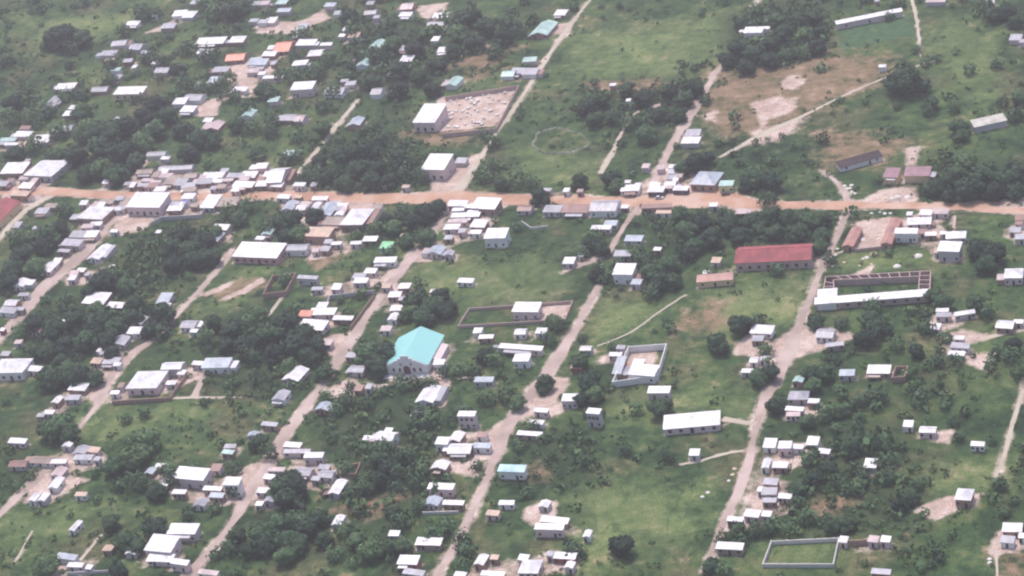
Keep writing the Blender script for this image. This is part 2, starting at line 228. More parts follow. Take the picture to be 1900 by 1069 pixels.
# individual crowns: x y diameter tone(d dark, m mid, l light) [aspect]
TREES = '''1679 146 80 d;1196 250 44 m;1110 186 38 d;1160 166 36 d;1194 182 42 d;1240 170 36 d;1268 182 40 d;1290 162 42 d;1225 212 36 d;1085 200 34 d;1100 222 34 d;1140 215 36 m;1260 212 34 d;1165 230 30 m
1103 150 16 d;1375 45 34 d;1368 90 46 d;1400 98 50 d;1430 80 46 d;1455 60 44 d;1350 110 38 d;1480 35 38 d;1510 30 40 d;1515 85 40 d;1495 62 40 m;1385 125 36 d;1430 110 40 d;1462 100 36 m;1490 100 30 m;1520 60 34 d;1440 35 36 m;1405 22 30 m
1740 345 48 d;1772 325 54 d;1800 350 58 d;1830 318 56 m;1865 335 60 m;1890 320 54 d;1845 355 48 d;1720 352 30 d;1790 300 40 m;1760 362 34 d;1885 355 40 d
1400 325 54 m;1425 335 50 d;1385 340 36 d;1290 300 48 d;1270 310 36 m;1310 292 34 d;1815 462 50 d;1842 470 54 d;1830 490 44 m;1608 625 48 d;1632 605 50 m;1615 590 38 m;1515 596 36 d;1330 636 52 d;1376 602 48 d;1226 756 48 d;1440 752 38 d
1405 700 42 m;1428 692 40 d;1420 650 30 m;1505 690 38 m;1530 690 44 d;1510 712 38 m;1010 710 42 d;1075 670 40 d;1095 705 46 d;1105 730 40 m;1080 740 36 d;1152 1012 50 d;520 905 52 d;548 905 54 d;535 890 46 d;535 922 48 d;860 1000 32 d;690 1018 50 m
240 848 52 l;212 862 44 m;272 815 52 m;262 840 40 m;290 980 46 d;232 1002 44 m;255 1012 34 m;82 1048 48 m;218 1058 36 d;205 970 34 d;110 790 56 m;92 795 44 d;128 800 40 m;680 655 52 m;712 652 52 d;700 680 46 d;735 668 34 d;770 555 48 d;800 570 48 d;782 590 46 m;815 548 38 d;830 575 38 d;756 580 36 m
95 700 50 d;125 690 50 m;150 695 46 d;115 672 40 d;175 700 36 d;1135 330 44 d;1145 342 34 m;1000 362 40 d;1075 335 36 d;1580 828 50 m;1640 828 28 d;1540 480 28 d;755 445 34 m;790 440 42 m;790 395 44 d;730 420 38 m;765 410 36 d;745 400 30 d;715 410 34 d;700 425 28 m;810 385 34 d
1400 205 0 d;1728 190 34 d;1725 205 30 d;1665 195 18 d;1780 235 44 m;1785 250 34 m;1770 200 26 d;915 265 30 d;600 238 34 d;550 255 24 m;120 65 56 d;95 72 44 d;150 70 40 d;230 60 24 d;265 30 30 d;285 28 26 d;135 95 24 d
160 240 50 m;200 245 54 d;235 235 46 d;185 270 48 m;225 280 52 d;260 265 46 m;190 310 44 m;160 320 40 d;215 320 44 m;250 300 40 d;285 240 42 m;150 205 36 m;310 215 44 m;340 240 40 d;370 255 46 m;350 285 36 d;140 285 44 d;265 215 40 d;290 195 30 d;395 260 34 m
320 460 46 d;350 465 50 d;340 435 42 d;375 450 48 d;395 475 38 d;320 490 40 d;370 480 42 d;400 430 34 m;440 405 36 m;460 385 32 l;425 395 30 l;520 410 40 m;545 405 36 d;555 430 40 m;580 400 40 d;530 435 34 d;500 425 28 d
90 435 46 m;60 440 36 m;110 425 40 d;40 475 44 d;65 495 40 m;20 500 44 m;15 525 36 d;80 455 38 d;30 445 30 m;120 395 30 d;190 520 50 d;210 510 44 m;230 530 36 m;170 540 34 d
60 600 40 d;100 610 46 d;140 590 46 d;180 600 50 d;120 640 44 d;160 630 46 m;200 630 42 d;215 605 42 d;245 590 40 d;250 560 36 d;300 580 52 d;280 610 36 d;60 650 40 d;40 620 30 m;90 650 36 d;300 615 30 d;175 575 36 m;205 655 34 d
395 600 44 d;430 610 48 d;460 600 44 m;500 620 48 d;530 600 50 d;545 640 52 d;510 655 46 d;570 660 44 d;460 640 46 d;480 580 36 m;560 620 44 d;590 640 36 d;385 630 34 m;420 640 36 d;600 690 36 m;535 680 36 m;470 665 34 d
490 985 48 m;515 970 46 m;545 965 50 m;570 975 46 d;590 960 40 m;535 1000 46 m;555 1010 40 d;490 1010 44 d;440 990 38 d;460 1020 36 d;425 1020 32 d;600 1000 36 d;530 1030 44 m;640 985 34 m;620 1030 30 l;720 1015 40 d;745 1010 36 m;745 970 34 d;660 1000 36 m
700 890 40 d;680 905 36 d;720 870 38 d;700 850 36 m;740 850 36 d;655 920 34 d;640 870 30 m;740 880 30 d;760 850 34 d;780 870 34 m;770 895 30 d;715 830 30 m
1300 410 48 d;1270 425 44 m;1320 440 50 d;1350 415 46 d;1390 410 44 d;1370 435 42 d;1290 455 38 m;1430 400 44 m;1460 405 42 m;1500 410 44 m;1530 405 38 d;1525 435 38 m;1480 430 44 d;1440 430 40 m;1410 425 36 d;1425 370 34 d;1520 455 36 m;1260 395 36 m
1210 500 48 m;1195 480 40 d;1240 490 44 m;1225 520 44 d;1250 520 36 d;1180 470 30 m;1110 505 36 d;1130 510 34 m;1095 450 42 d;1115 460 36 d;1105 440 30 m;1080 470 26 m;1275 470 36 d;1210 545 34 d;1320 505 24 m
870 290 0 m;640 290 44 d;680 280 46 d;620 320 44 d;660 315 44 d;700 310 42 d;740 290 40 d;590 300 36 d;720 335 36 d;600 335 34 d;750 325 34 d;780 330 30 d;690 335 40 d;640 340 36 d;570 330 28 d;710 265 32 d;765 300 26 d;900 330 34 m;930 340 36 d;960 335 34 m;985 340 30 m;910 310 30 m
870 30 44 d;850 60 42 m;900 50 44 d;930 70 40 d;880 80 40 d;945 40 38 m;920 100 34 d;840 95 38 d;960 60 34 d;830 40 34 m;990 40 30 d;730 80 40 m;770 90 42 d;790 60 36 m;700 110 34 d;740 130 44 d;780 140 40 d;810 120 36 d;690 150 38 m;740 165 42 d;800 165 36 d;720 60 34 d;650 30 36 d;655 60 34 m;560 70 30 m
610 115 30 m;585 140 34 d;620 170 30 m;600 200 28 d;550 110 28 d;545 145 30 m;490 165 36 m;505 180 30 d;520 140 24 d;460 200 34 d;440 230 36 m;430 180 28 m;505 225 30 d;500 245 28 d;470 240 30 m;530 300 30 d;550 290 26 m;480 290 30 d
385 110 34 d;350 95 30 d;330 130 36 d;300 115 24 d;280 110 30 d;345 160 34 m;290 190 36 d;210 125 28 d;240 105 22 d;205 150 24 d;425 150 28 d;410 160 26 m;330 180 28 m;380 165 30 m;430 20 44 d;400 30 34 m;455 15 30 d;380 10 26 m;500 30 24 d
20 190 36 d;50 180 32 d;70 200 30 d;85 215 34 m;60 220 30 m;20 225 34 m;30 130 0 d;15 115 24 d;130 120 20 d;120 180 24 m;150 180 28 d;30 285 40 d;65 275 34 m;100 290 40 d;110 250 34 m
1625 925 0 d;1690 920 40 d;1670 935 36 d;1700 900 30 d;1570 970 40 d;1545 975 36 m;1500 960 34 m;1480 905 40 m;1510 885 42 d;1540 870 38 d;1560 895 34 d;1590 905 34 m;1600 880 30 d;1650 885 34 d;1480 935 34 d;1460 980 30 m;1500 850 30 m;1630 860 26 d
1370 985 32 d;1400 985 34 d;1340 995 26 d;1320 1050 44 d;1345 1060 34 m;1420 980 30 d;1235 845 30 d;1160 835 26 d;960 745 36 m;940 735 34 d;985 790 26 m;905 740 30 m;830 690 28 d;740 700 20 d;770 708 24 d;800 715 30 d;640 745 34 d;650 715 20 d;605 735 24 m;680 750 28 d;625 760 26 m
780 770 34 d;800 780 34 m;770 790 30 d;850 690 34 m;900 660 36 d;920 670 30 m;880 690 28 d;1025 595 36 m;1040 605 30 d;1018 630 28 d;1080 625 20 d;380 940 0 d;435 870 28 d;430 910 26 d;480 820 36 d;500 840 30 d;320 890 34 d;290 910 40 d;260 900 34 d;310 870 26 m
1700 650 36 d;1720 610 34 d;1750 560 46 m;1735 545 40 m;1810 560 44 d;1830 580 34 d;1880 640 40 d;1875 660 34 m;1850 655 30 d;1620 570 34 m;1560 600 26 d;1740 670 28 d;1630 740 34 d;1600 745 34 d;1560 760 36 m;1530 770 34 m;1500 780 36 m;1770 780 24 d;1890 690 30 d;1665 640 30 m;1590 790 24 d
1870 20 46 d;1840 25 40 d;1885 40 36 m;1830 10 30 d;1700 90 20 m;1640 0 0 m;1890 180 40 m;1885 215 34 d;1860 190 26 d;1650 30 20 d;1660 12 24 d;1820 215 20 m;1800 130 26 m;1850 120 24 d'''
WALLS = [ # label | colour | height | closed | points
('pinkish brick compound wall round the yard of pale blocks','K',2.6,0,'826 180,962 158,920 238,820 248'),
('thin wall round the empty grassy plot and big pale house','K',1.6,1,'850 604,870 572,1062 558,1048 592'),
('tall pale wall of the white villa compound','W',3.2,1,'1136 708,1166 643,1236 638,1219 696'),
('low pale concrete wall round the rectangular green plot','C',1.8,1,'1415 1046,1431 1004,1556 998,1546 1046'),
('brown brick wall in front of the walled hip-roofed house','B',2.2,0,'208 744,314 737,345 694'),
('grey wall behind the yard of scattered blocks','G',2.4,0,'600 582,611 548,694 538'),
('brown wall on the right of the yard of scattered blocks','n',2,0,'694 546,650 606'),
('grey block wall round the yard behind the big roadside hall','G',2.5,0,'282 412,300 402,372 398,385 378'),
('roofless brick walls beside the pale rubble ground','B',3,1,'488 545,506 511,548 506,530 540'),
('short brick wall between two tin sheds at lower right','B',2.6,0,'1574 1003,1612 1001'),
('roofless red brick ruin beside the brick white-roofed house','B',3,1,'1655 700,1662 680,1684 679,1678 698'),
('pale roadside garden wall curving below brown roofs','C',1.4,0,'968 410,985 422,1016 418'),
('long thin wall in front of the dirt courtyard','K',1.6,0,'1588 462,1650 455'),
('tan brick ruin beside the narrow white-roofed shed','B',1.6,1,'640 880,648 862,668 858,660 878'),
('grey yard wall near the lower left path','G',1.5,0,'125 1062,200 1058'),
('pale boundary wall beside the two-roomed dark shed','C',1.4,0,'785 950,850 948'),
]
HEAPS = '''1567 345 8 w;1573 350 8 w;1580 344 9 w;1581 356 8 w;1586 359 7 w;1578 349 7 w;1622 471 16 y;1608 478 9 w;1703 475 16 w;1545 494 7 w;1566 487 7 y;1601 480 6 w;1595 493 6 y;1617 491 7 y;1664 494 14 w;1554 462 7 w;1549 474 8 w
1363 870 9 y;1359 881 9 y;1352 892 7 w;1303 922 8 w;1313 914 8 w;1836 1037 9 w;1836 1044 9 w;1647 466 12 y;1690 395 9 w;1617 396 7 w;1632 394 7 w;1642 396 8 w;1652 396 7 w;1597 432 8 w;1600 445 12 w;1630 444 8 w;1665 365 12 w;1655 368 9 w;1685 366 14 w;1642 369 8 y'''
import bpy, math, random
import numpy as np
from mathutils import Vector, Matrix
R = math.radians
rng = random.Random(7)
nrng = np.random.default_rng(11)
sc = bpy.context.scene
COL = sc.collection

# ---------------------------------------------------------------- camera solved from the street grid's vanishing points
F = 4000.0                                           # focal length in photo pixels (1900 wide)
Yc = Vector((1570, 2574, -F)).normalized()           # direction of the side streets, in camera axes
Xc = Vector((10190, 0, F)).normalized()              # direction of the main road
Xc = (Xc - Yc * Xc.dot(Yc)).normalized()
Zc = Xc.cross(Yc).normalized()
M = Matrix((Xc, Yc, Zc))                             # camera axes -> world axes
DIST = 1050.0
fwd = M @ Vector((0, 0, -1))
CAM = -fwd * DIST
def ray(px, py):
    return M @ Vector((px - 950.0, 534.5 - py, -F))
def G(px, py, z=0.0):                                # photo pixel -> the point at height z it shows
    d = ray(px, py)
    t = (z - CAM.z) / d.z
    return CAM + d * t
Mi = M.transposed()
def P(w):                                            # world -> photo pixel
    c = Mi @ (Vector(w) - CAM)
    return 950 - F * c.x / c.z, 534.5 + F * c.y / c.z
def scales(w):                                       # px per metre: along x (dx), along y (dy), upward (dy), at w
    w = Vector(w); a = P(w)
    bx = P(w + Vector((1, 0, 0))); by = P(w + Vector((0, 1, 0))); bz = P(w + Vector((0, 0, 1)))
    return bx[0] - a[0], a[1] - by[1], a[1] - bz[1]
cam = bpy.data.cameras.new('camera'); co = bpy.data.objects.new('camera', cam); COL.objects.link(co)
cam.sensor_width = 36; cam.lens = 36 * F / 1900; cam.clip_start = 5; cam.clip_end = 30000
co.matrix_world = Matrix.Translation(CAM) @ M.to_4x4()
sc.camera = co

# ---------------------------------------------------------------- helpers
def tag(o, label=None, cat=None, group=None, kind=None):
    if label: o['label'] = label
    if cat: o['category'] = cat
    if group: o['group'] = group
    if kind: o['kind'] = kind
    return o
def mesh(name, v, f, m, smooth=False):
    me = bpy.data.meshes.new(name); me.from_pydata(v, [], f); me.update()
    if m: me.materials.append(m)
    if smooth:
        for p in me.polygons: p.use_smooth = True
    return me
def link(name, me, parent=None, loc=None, rz=None):
    o = bpy.data.objects.new(name, me); COL.objects.link(o)
    if parent: o.parent = parent
    if loc is not None: o.location = loc
    if rz is not None: o.rotation_euler = (0, 0, rz)
    return o
class MB:
    def __init__(s): s.v = []; s.f = []
    def add(s, v, f):
        n = len(s.v); s.v += [tuple(p) for p in v]; s.f += [tuple(i + n for i in q) for q in f]
    def box(s, x0, x1, y0, y1, z0, z1):
        s.add([(x0,y0,z0),(x1,y0,z0),(x1,y1,z0),(x0,y1,z0),(x0,y0,z1),(x1,y0,z1),(x1,y1,z1),(x0,y1,z1)],
              [(3,2,1,0),(4,5,6,7),(0,1,5,4),(1,2,6,5),(2,3,7,6),(3,0,4,7)])
    def prism(s, prof, a0, a1, axis='x'):            # closed profile (u,z) extruded along an axis
        n = len(prof)
        if axis == 'x': v = [(a0,u,z) for u,z in prof] + [(a1,u,z) for u,z in prof]
        else: v = [(u,a0,z) for u,z in prof] + [(u,a1,z) for u,z in prof]
        f = [tuple(range(n)), tuple(range(2*n-1, n-1, -1))] + [(i, i+n, (i+1)%n+n, (i+1)%n) for i in range(n)]
        s.add(v, f)
    def cone(s, a, b, r0, r1, n=7):
        a = Vector(a); b = Vector(b); d = (b-a).normalized(); u = d.orthogonal().normalized(); w = d.cross(u)
        v = [a+(u*math.cos(2*math.pi*i/n)+w*math.sin(2*math.pi*i/n))*r0 for i in range(n)] + [b+(u*math.cos(2*math.pi*i/n)+w*math.sin(2*math.pi*i/n))*r1 for i in range(n)]
        s.add(v, [(i,(i+1)%n,(i+1)%n+n,i+n) for i in range(n)] + [tuple(range(n-1,-1,-1)), tuple(range(n,2*n))])
    def mesh(s, name, m): return mesh(name, s.v, s.f, m)

# ---------------------------------------------------------------- materials
def mat(name, build):
    m = bpy.data.materials.new(name); m.use_nodes = True
    nt = m.node_tree; b = nt.nodes['Principled BSDF']
    build(nt, b); return m
def nd(nt, t, **k):
    n = nt.nodes.new(t)
    for a, v in k.items():
        if a.startswith('i_'): n.inputs[a[2:].replace('_', ' ')].default_value = v
        else: setattr(n, a, v)
    return n
def noise(nt, vec, scale, detail=4, rough=.55):
    n = nd(nt, 'ShaderNodeTexNoise', i_Scale=scale, i_Detail=detail, i_Roughness=rough)
    nt.links.new(vec, n.inputs['Vector']); return n.outputs['Fac']
def ramp(nt, fac, stops):
    r = nd(nt, 'ShaderNodeValToRGB'); e = r.color_ramp.elements
    while len(e) < len(stops): e.new(.5)
    for el, (p, c) in zip(e, stops):
        el.position = p; el.color = (*c, 1) if len(c) == 3 else c
    nt.links.new(fac, r.inputs['Fac']); return r.outputs['Color']
def mix(nt, fac, a, b, mode='MIX'):
    n = nd(nt, 'ShaderNodeMix', data_type='RGBA', blend_type=mode)
    for s, v in ((0, fac), (6, a), (7, b)):
        if isinstance(v, (int, float)): n.inputs[s].default_value = v
        elif isinstance(v, tuple): n.inputs[s].default_value = (*v, 1)
        else: nt.links.new(v, n.inputs[s])
    return n.outputs[2]
def mth(nt, op, a, b=0.0, c=None, clamp=False):
    n = nd(nt, 'ShaderNodeMath', operation=op, use_clamp=clamp)
    for i, v in enumerate((a, b) + ((c,) if c is not None else ())):
        if isinstance(v, (int, float)): n.inputs[i].default_value = v
        else: nt.links.new(v, n.inputs[i])
    return n.outputs[0]
def coord(nt, which='Object'):
    return nd(nt, 'ShaderNodeTexCoord').outputs[which]
def worldpos(nt):
    return nd(nt, 'ShaderNodeNewGeometry').outputs['Position']
def randv(nt):
    return nd(nt, 'ShaderNodeObjectInfo').outputs['Random']

def roof_mat(name, c, rust=.25, rustc=(.20, .105, .075), rough=.42, var=.18, sheet=.15, mott=.68):
    def b(nt, p):
        pos = worldpos(nt); rd = randv(nt)
        n1 = noise(nt, pos, .22, 3); n2 = noise(nt, pos, 1.3, 4)
        v = mth(nt, 'MULTIPLY_ADD', rd, var, 1 - var * .7)
        base = mix(nt, 1.0, c, ramp(nt, n1, [(.32, (mott, mott, min(1, mott*1.05))), (.58, (1, 1, 1))]), 'MULTIPLY')
        cmb = nd(nt, 'ShaderNodeCombineColor')
        for i in range(3): nt.links.new(v, cmb.inputs[i])
        base = mix(nt, 1.0, base, cmb.outputs[0], 'MULTIPLY')
        # rust in patches, each sheet of its own
        th = mth(nt, 'MULTIPLY_ADD', rd, -.16, .74)
        rf = mth(nt, 'MULTIPLY', mth(nt, 'SUBTRACT', mth(nt, 'ADD', mth(nt, 'MULTIPLY', n1, .6), mth(nt, 'MULTIPLY', n2, .5)), th), 9, clamp=True)
        base = mix(nt, mth(nt, 'MULTIPLY', rf, rust), base, rustc)
        sh = nd(nt, 'ShaderNodeTexBrick', i_Scale=1.0); sh.inputs['Brick Width'].default_value = 1.7; sh.inputs['Row Height'].default_value = 3.4; sh.inputs['Mortar Size'].default_value = .03
        sh.inputs['Color1'].default_value = (.66, .65, .68, 1); sh.inputs['Color2'].default_value = (1.04, 1.04, 1.04, 1); sh.inputs['Mortar'].default_value = (.6, .58, .58, 1)
        nt.links.new(coord(nt), sh.inputs['Vector'])
        base = mix(nt, mth(nt, 'MULTIPLY_ADD', rd, .5, sheet, clamp=True), base, sh.outputs['Color'], 'MULTIPLY')
        w = nd(nt, 'ShaderNodeTexWave', wave_type='BANDS', bands_direction='X', i_Scale=1.6)
        nt.links.new(coord(nt), w.inputs['Vector'])
        bp = nd(nt, 'ShaderNodeBump', i_Strength=.25, i_Distance=.05); nt.links.new(w.outputs['Fac'], bp.inputs['Height'])
        nt.links.new(bp.outputs[0], p.inputs['Normal'])
        nt.links.new(base, p.inputs['Base Color']); p.inputs['Roughness'].default_value = rough
    return mat(name, b)
def wall_mat(name, c, dirt=.35, bricks=False):
    def b(nt, p):
        pos = worldpos(nt); rd = randv(nt)
        n1 = noise(nt, pos, .5, 4); n2 = noise(nt, pos, 3, 3)
        base = mix(nt, mth(nt, 'MULTIPLY', ramp(nt, n1, [(.4, (0,0,0)), (.75, (1,1,1))]), dirt), c, tuple(x*.55 for x in c))
        if bricks:
            br = nd(nt, 'ShaderNodeTexBrick', i_Scale=1.0); br.inputs['Color1'].default_value = (*c, 1)
            br.inputs['Color2'].default_value = (c[0]*.75, c[1]*.7, c[2]*.7, 1); br.inputs['Mortar'].default_value = (.3, .27, .25, 1)
            br.inputs['Brick Width'].default_value = .45; br.inputs['Row Height'].default_value = .22
            nt.links.new(coord(nt), br.inputs['Vector'])
            base = mix(nt, .6, base, br.outputs['Color'])
        base = mix(nt, mth(nt, 'MULTIPLY', n2, .25), base, (.3, .22, .19))
        nt.links.new(base, p.inputs['Base Color']); p.inputs['Roughness'].default_value = .9
    return mat(name, b)
ROOF = {
 'w': roof_mat('white_tin', (.82, .79, .81), .55), 'g': roof_mat('grey_tin', (.43, .42, .47), .45, var=.35), 'b': roof_mat('blue_grey_tin', (.44, .49, .56), .2),
 't': roof_mat('mint_tin', (.42, .60, .55), .2), 'r': roof_mat('rusty_tin', (.30, .15, .13), .5, var=.3), 'R': roof_mat('red_tin', (.34, .075, .085), .25, (.26, .11, .10), rough=.75),
 'n': roof_mat('tan_tin', (.34, .25, .21), .5, var=.3), 'o': roof_mat('peach_tin', (.58, .40, .30), .3), 'O': roof_mat('orange_tin', (.72, .24, .15), .15),
 'L': roof_mat('green_canvas', (.22, .62, .30), .0), 'M': roof_mat('maroon_tin', (.28, .13, .165), .15), 'd': roof_mat('dark_tin', (.06, .04, .045), .2, rough=.95),
 'k': roof_mat('pale_pink_tin', (.56, .43, .43), .4), 'T': roof_mat('turquoise_tin', (.42, .68, .74), .1), 'U': roof_mat('blue_canvas', (.12, .12, .42), .0),
 'C': roof_mat('church_turquoise_tin', (.27, .57, .55), .0, var=.03, sheet=-.45, mott=.94), 'q': roof_mat('dusty_red_tin', (.44, .22, .18), .3), 'c': roof_mat('cream_tin', (.52, .49, .43), .3)}
RNAME = {'w':'white','g':'grey','b':'blue-grey','t':'mint','r':'rusty brown','R':'red','n':'tan','o':'peach','O':'orange','L':'green','M':'maroon','d':'dark brown','k':'pale pink','T':'turquoise','U':'blue','C':'turquoise','c':'cream','q':'dusty red'}
WALL = {'A': wall_mat('reddish_plaster', (.58, .31, .32)), 'W': wall_mat('white_plaster', (.82, .80, .80)), 'B': wall_mat('brick', (.40, .23, .19), .3, True), 'G': wall_mat('grey_block', (.52, .48, .51)),
 'P': wall_mat('pink_plaster', (.72, .57, .58)), 'Y': wall_mat('ochre_plaster', (.74, .54, .33)), 'L': wall_mat('lime_plaster', (.74, .76, .42)),
 'D': wall_mat('dark_wood', (.10, .08, .10)), 'R': wall_mat('red_wall', (.34, .09, .09)), 'K': wall_mat('pinkish_brick', (.54, .38, .36), .3, True),
 'C': wall_mat('pale_concrete', (.66, .62, .61)), 'n': wall_mat('brown_mud', (.26, .18, .14))}
DARK = mat('dark_opening', lambda nt, p: (setattr(p.inputs['Base Color'], 'default_value', (.035, .03, .035, 1)), setattr(p.inputs['Roughness'], 'default_value', .5)))
REDDOOR = mat('dark_red_paint', lambda nt, p: (setattr(p.inputs['Base Color'], 'default_value', (.16, .04, .06, 1)), setattr(p.inputs['Roughness'], 'default_value', .5)))
def dirt(name, a, b_, c, sc_=1.0):
    def b(nt, p):
        pos = worldpos(nt)
        n1 = noise(nt, pos, .05*sc_, 5); n2 = noise(nt, pos, .6*sc_, 4)
        base = ramp(nt, n1, [(.38, a), (.5, b_), (.62, c)])
        base = mix(nt, mth(nt, 'MULTIPLY', n2, .5), base, tuple(x*.7 for x in b_))
        nt.links.new(base, p.inputs['Base Color']); p.inputs['Roughness'].default_value = .95
    return mat(name, b)
ROADM = {'main': dirt('orange_dirt', (.36, .205, .14), (.48, .285, .20), (.55, .40, .33)), 'side': dirt('pink_dirt', (.31, .235, .205), (.42, .32, .285), (.52, .41, .375)),
         'pale': dirt('pale_sand', (.40, .34, .27), (.46, .40, .32), (.52, .45, .38))}
def leaf_mat(name, a, b_, c):
    def b(nt, p):
        rd = randv(nt); pos = worldpos(nt)
        n = noise(nt, pos, .35, 3); n2 = noise(nt, pos, 1.7, 2)
        f = mth(nt, 'ADD', mth(nt, 'MULTIPLY', n, .6), mth(nt, 'ADD', mth(nt, 'MULTIPLY', n2, .3), mth(nt, 'MULTIPLY_ADD', rd, .45, -.17)))
        nt.links.new(ramp(nt, f, [(.3, a), (.52, b_), (.75, c)]), p.inputs['Base Color'])
        p.inputs['Roughness'].default_value = .75; p.inputs['Specular IOR Level'].default_value = .25
    return mat(name, b)
LEAF = {'d': leaf_mat('dark_leaves', (.017, .037, .025), (.030, .063, .035), (.056, .104, .047)), 'm': leaf_mat('mid_leaves', (.034, .074, .038), (.064, .125, .056), (.105, .175, .072)),
        'l': leaf_mat('light_leaves', (.05, .092, .036), (.085, .14, .05), (.14, .20, .07))}
BARK = wall_mat('bark', (.13, .10, .08))
STONE = wall_mat('pale_stone', (.72, .68, .66)); SAND = wall_mat('yellow_sand', (.62, .50, .34))

# ---------------------------------------------------------------- masks on a ground grid (x along the main road, y along the side streets)
def poly_world(s):
    return [G(*map(float, p.split()[:2])).xy for p in s.split(',')]
cs = [G(x, y) for x in (0, 950, 1900) for y in (0, 1069)]
X0 = min(c.x for c in cs) - 60; X1 = max(c.x for c in cs) + 60; Y0 = min(c.y for c in cs) - 60; Y1 = max(c.y for c in cs) + 60
CELL = 2.6
NX = int((X1-X0)/CELL)+1; NY = int((Y1-Y0)/CELL)+1
gx = X0 + np.arange(NX)*CELL; gy = Y0 + np.arange(NY)*CELL
GX, GY = np.meshgrid(gx, gy)
def seg_dist(ax, ay, bx, by, win):
    sl = win; x = GX[sl]; y = GY[sl]
    dx, dy = bx-ax, by-ay; L = dx*dx+dy*dy+1e-9
    t = np.clip(((x-ax)*dx+(y-ay)*dy)/L, 0, 1)
    return np.hypot(x-ax-t*dx, y-ay-t*dy), t
def window(pts, pad):
    xs = [p[0] for p in pts]; ys = [p[1] for p in pts]
    i0 = max(0, int((min(xs)-pad-X0)/CELL)); i1 = min(NX, int((max(xs)+pad-X0)/CELL)+2)
    j0 = max(0, int((min(ys)-pad-Y0)/CELL)); j1 = min(NY, int((max(ys)+pad-Y0)/CELL)+2)
    return (slice(j0, max(j0, j1)), slice(i0, max(i0, i1)))
def fill_poly(arr, pts, soft):
    w = window(pts, soft*1.5)
    x = GX[w]; y = GY[w]
    if x.size == 0: return
    ins = np.zeros(x.shape, bool); dist = np.full(x.shape, 1e9)
    for a, b in zip(pts, pts[1:]+pts[:1]):
        with np.errstate(divide='ignore', invalid='ignore'):
            c = ((a[1] > y) != (b[1] > y)) & (x < (b[0]-a[0])*(y-a[1])/(b[1]-a[1]+1e-12)+a[0])
        ins ^= c
        dist = np.minimum(dist, seg_dist(a[0], a[1], b[0], b[1], w)[0])
    sd = np.where(ins, dist, -dist)
    arr[w] = np.maximum(arr[w], np.clip(.5+sd/(2*soft), 0, 1))
MASK = [np.zeros((NY, NX)) for _ in range(5)]
for ch, soft, s in PATCH: fill_poly(MASK[ch], poly_world(s), soft)
NEAR = np.zeros((NY, NX)); CNT = np.zeros((NY, NX))
BLOCK = np.zeros((NY, NX))                            # where no shrub may grow: roads, yards, buildings
def at_mask(arr, x, y):
    i = int(round((x-X0)/CELL)); j = int(round((y-Y0)/CELL))
    return arr[j, i] if 0 <= i < NX and 0 <= j < NY else 0.0

# ---------------------------------------------------------------- roads and paths
for rk, (name, tone, s) in enumerate(ROADS):
    pts = []
    for p in s.split(','):
        x, y, w = map(float, p.split()); g = G(x, y); sx, sy, sz = scales(g)
        pts.append([g.x, g.y, w, sx, sy])
    # resample
    dense = []
    for a, b in zip(pts, pts[1:]):
        n = max(2, int(math.hypot(b[0]-a[0], b[1]-a[1])/5))
        dense += [[a[i]+(b[i]-a[i])*k/n for i in range(5)] for k in range(n)]
    dense.append(pts[-1])
    for _ in range(3):
        dense = [dense[0]] + [[(dense[i-1][c]+2*dense[i][c]+dense[i+1][c])/4 for c in range(5)] for i in range(1, len(dense)-1)] + [dense[-1]]
    v = []; f = []; z = .03 + .012*rk/len(ROADS)*3 + (.03 if tone == 'main' else 0)
    ph = rng.random()*9
    for i, (x, y, w, sx, sy) in enumerate(dense):
        a = dense[max(0, i-1)]; b = dense[min(len(dense)-1, i+1)]
        t = Vector((b[0]-a[0], b[1]-a[1])).normalized(); nrm = Vector((-t.y, t.x))
        # photo width: across a main-road strip it is a height in pixels, across a side street a width in pixels
        hw = .5 * (w/sy if abs(t.x) > abs(t.y)*1.6 else w/sx)
        hw = max(hw*(.76 if tone != 'main' else .9), .5)
        j1 = hw*(.92+.14*math.sin(i*.61+ph)+.12*math.sin(i*1.7+ph*3)+.3*(rng.random()-.5)); j2 = hw*(.92+.14*math.sin(i*.53+ph*2)+.12*math.sin(i*1.43+ph)+.3*(rng.random()-.5))
        v += [(x+nrm.x*j1, y+nrm.y*j1, z), (x-nrm.x*j2, y-nrm.y*j2, z)]
        if i: f.append((2*i-2, 2*i-1, 2*i+1, 2*i))
        if i:
            win = window([(dense[i-1][0], dense[i-1][1]), (x, y)], hw+8)
            if GX[win].size:
                d, _ = seg_dist(dense[i-1][0], dense[i-1][1], x, y, win)
                BLOCK[win] = np.maximum(BLOCK[win], d < hw*.8)
                dust = np.clip(1-(d-hw)/(3.2 if name == 'dirt_road' else 1.2), 0, 1)*.60
                MASK[0][win] = np.maximum(MASK[0][win], dust)
    tag(link(name, mesh(name, v, f, ROADM[tone])), kind='structure')

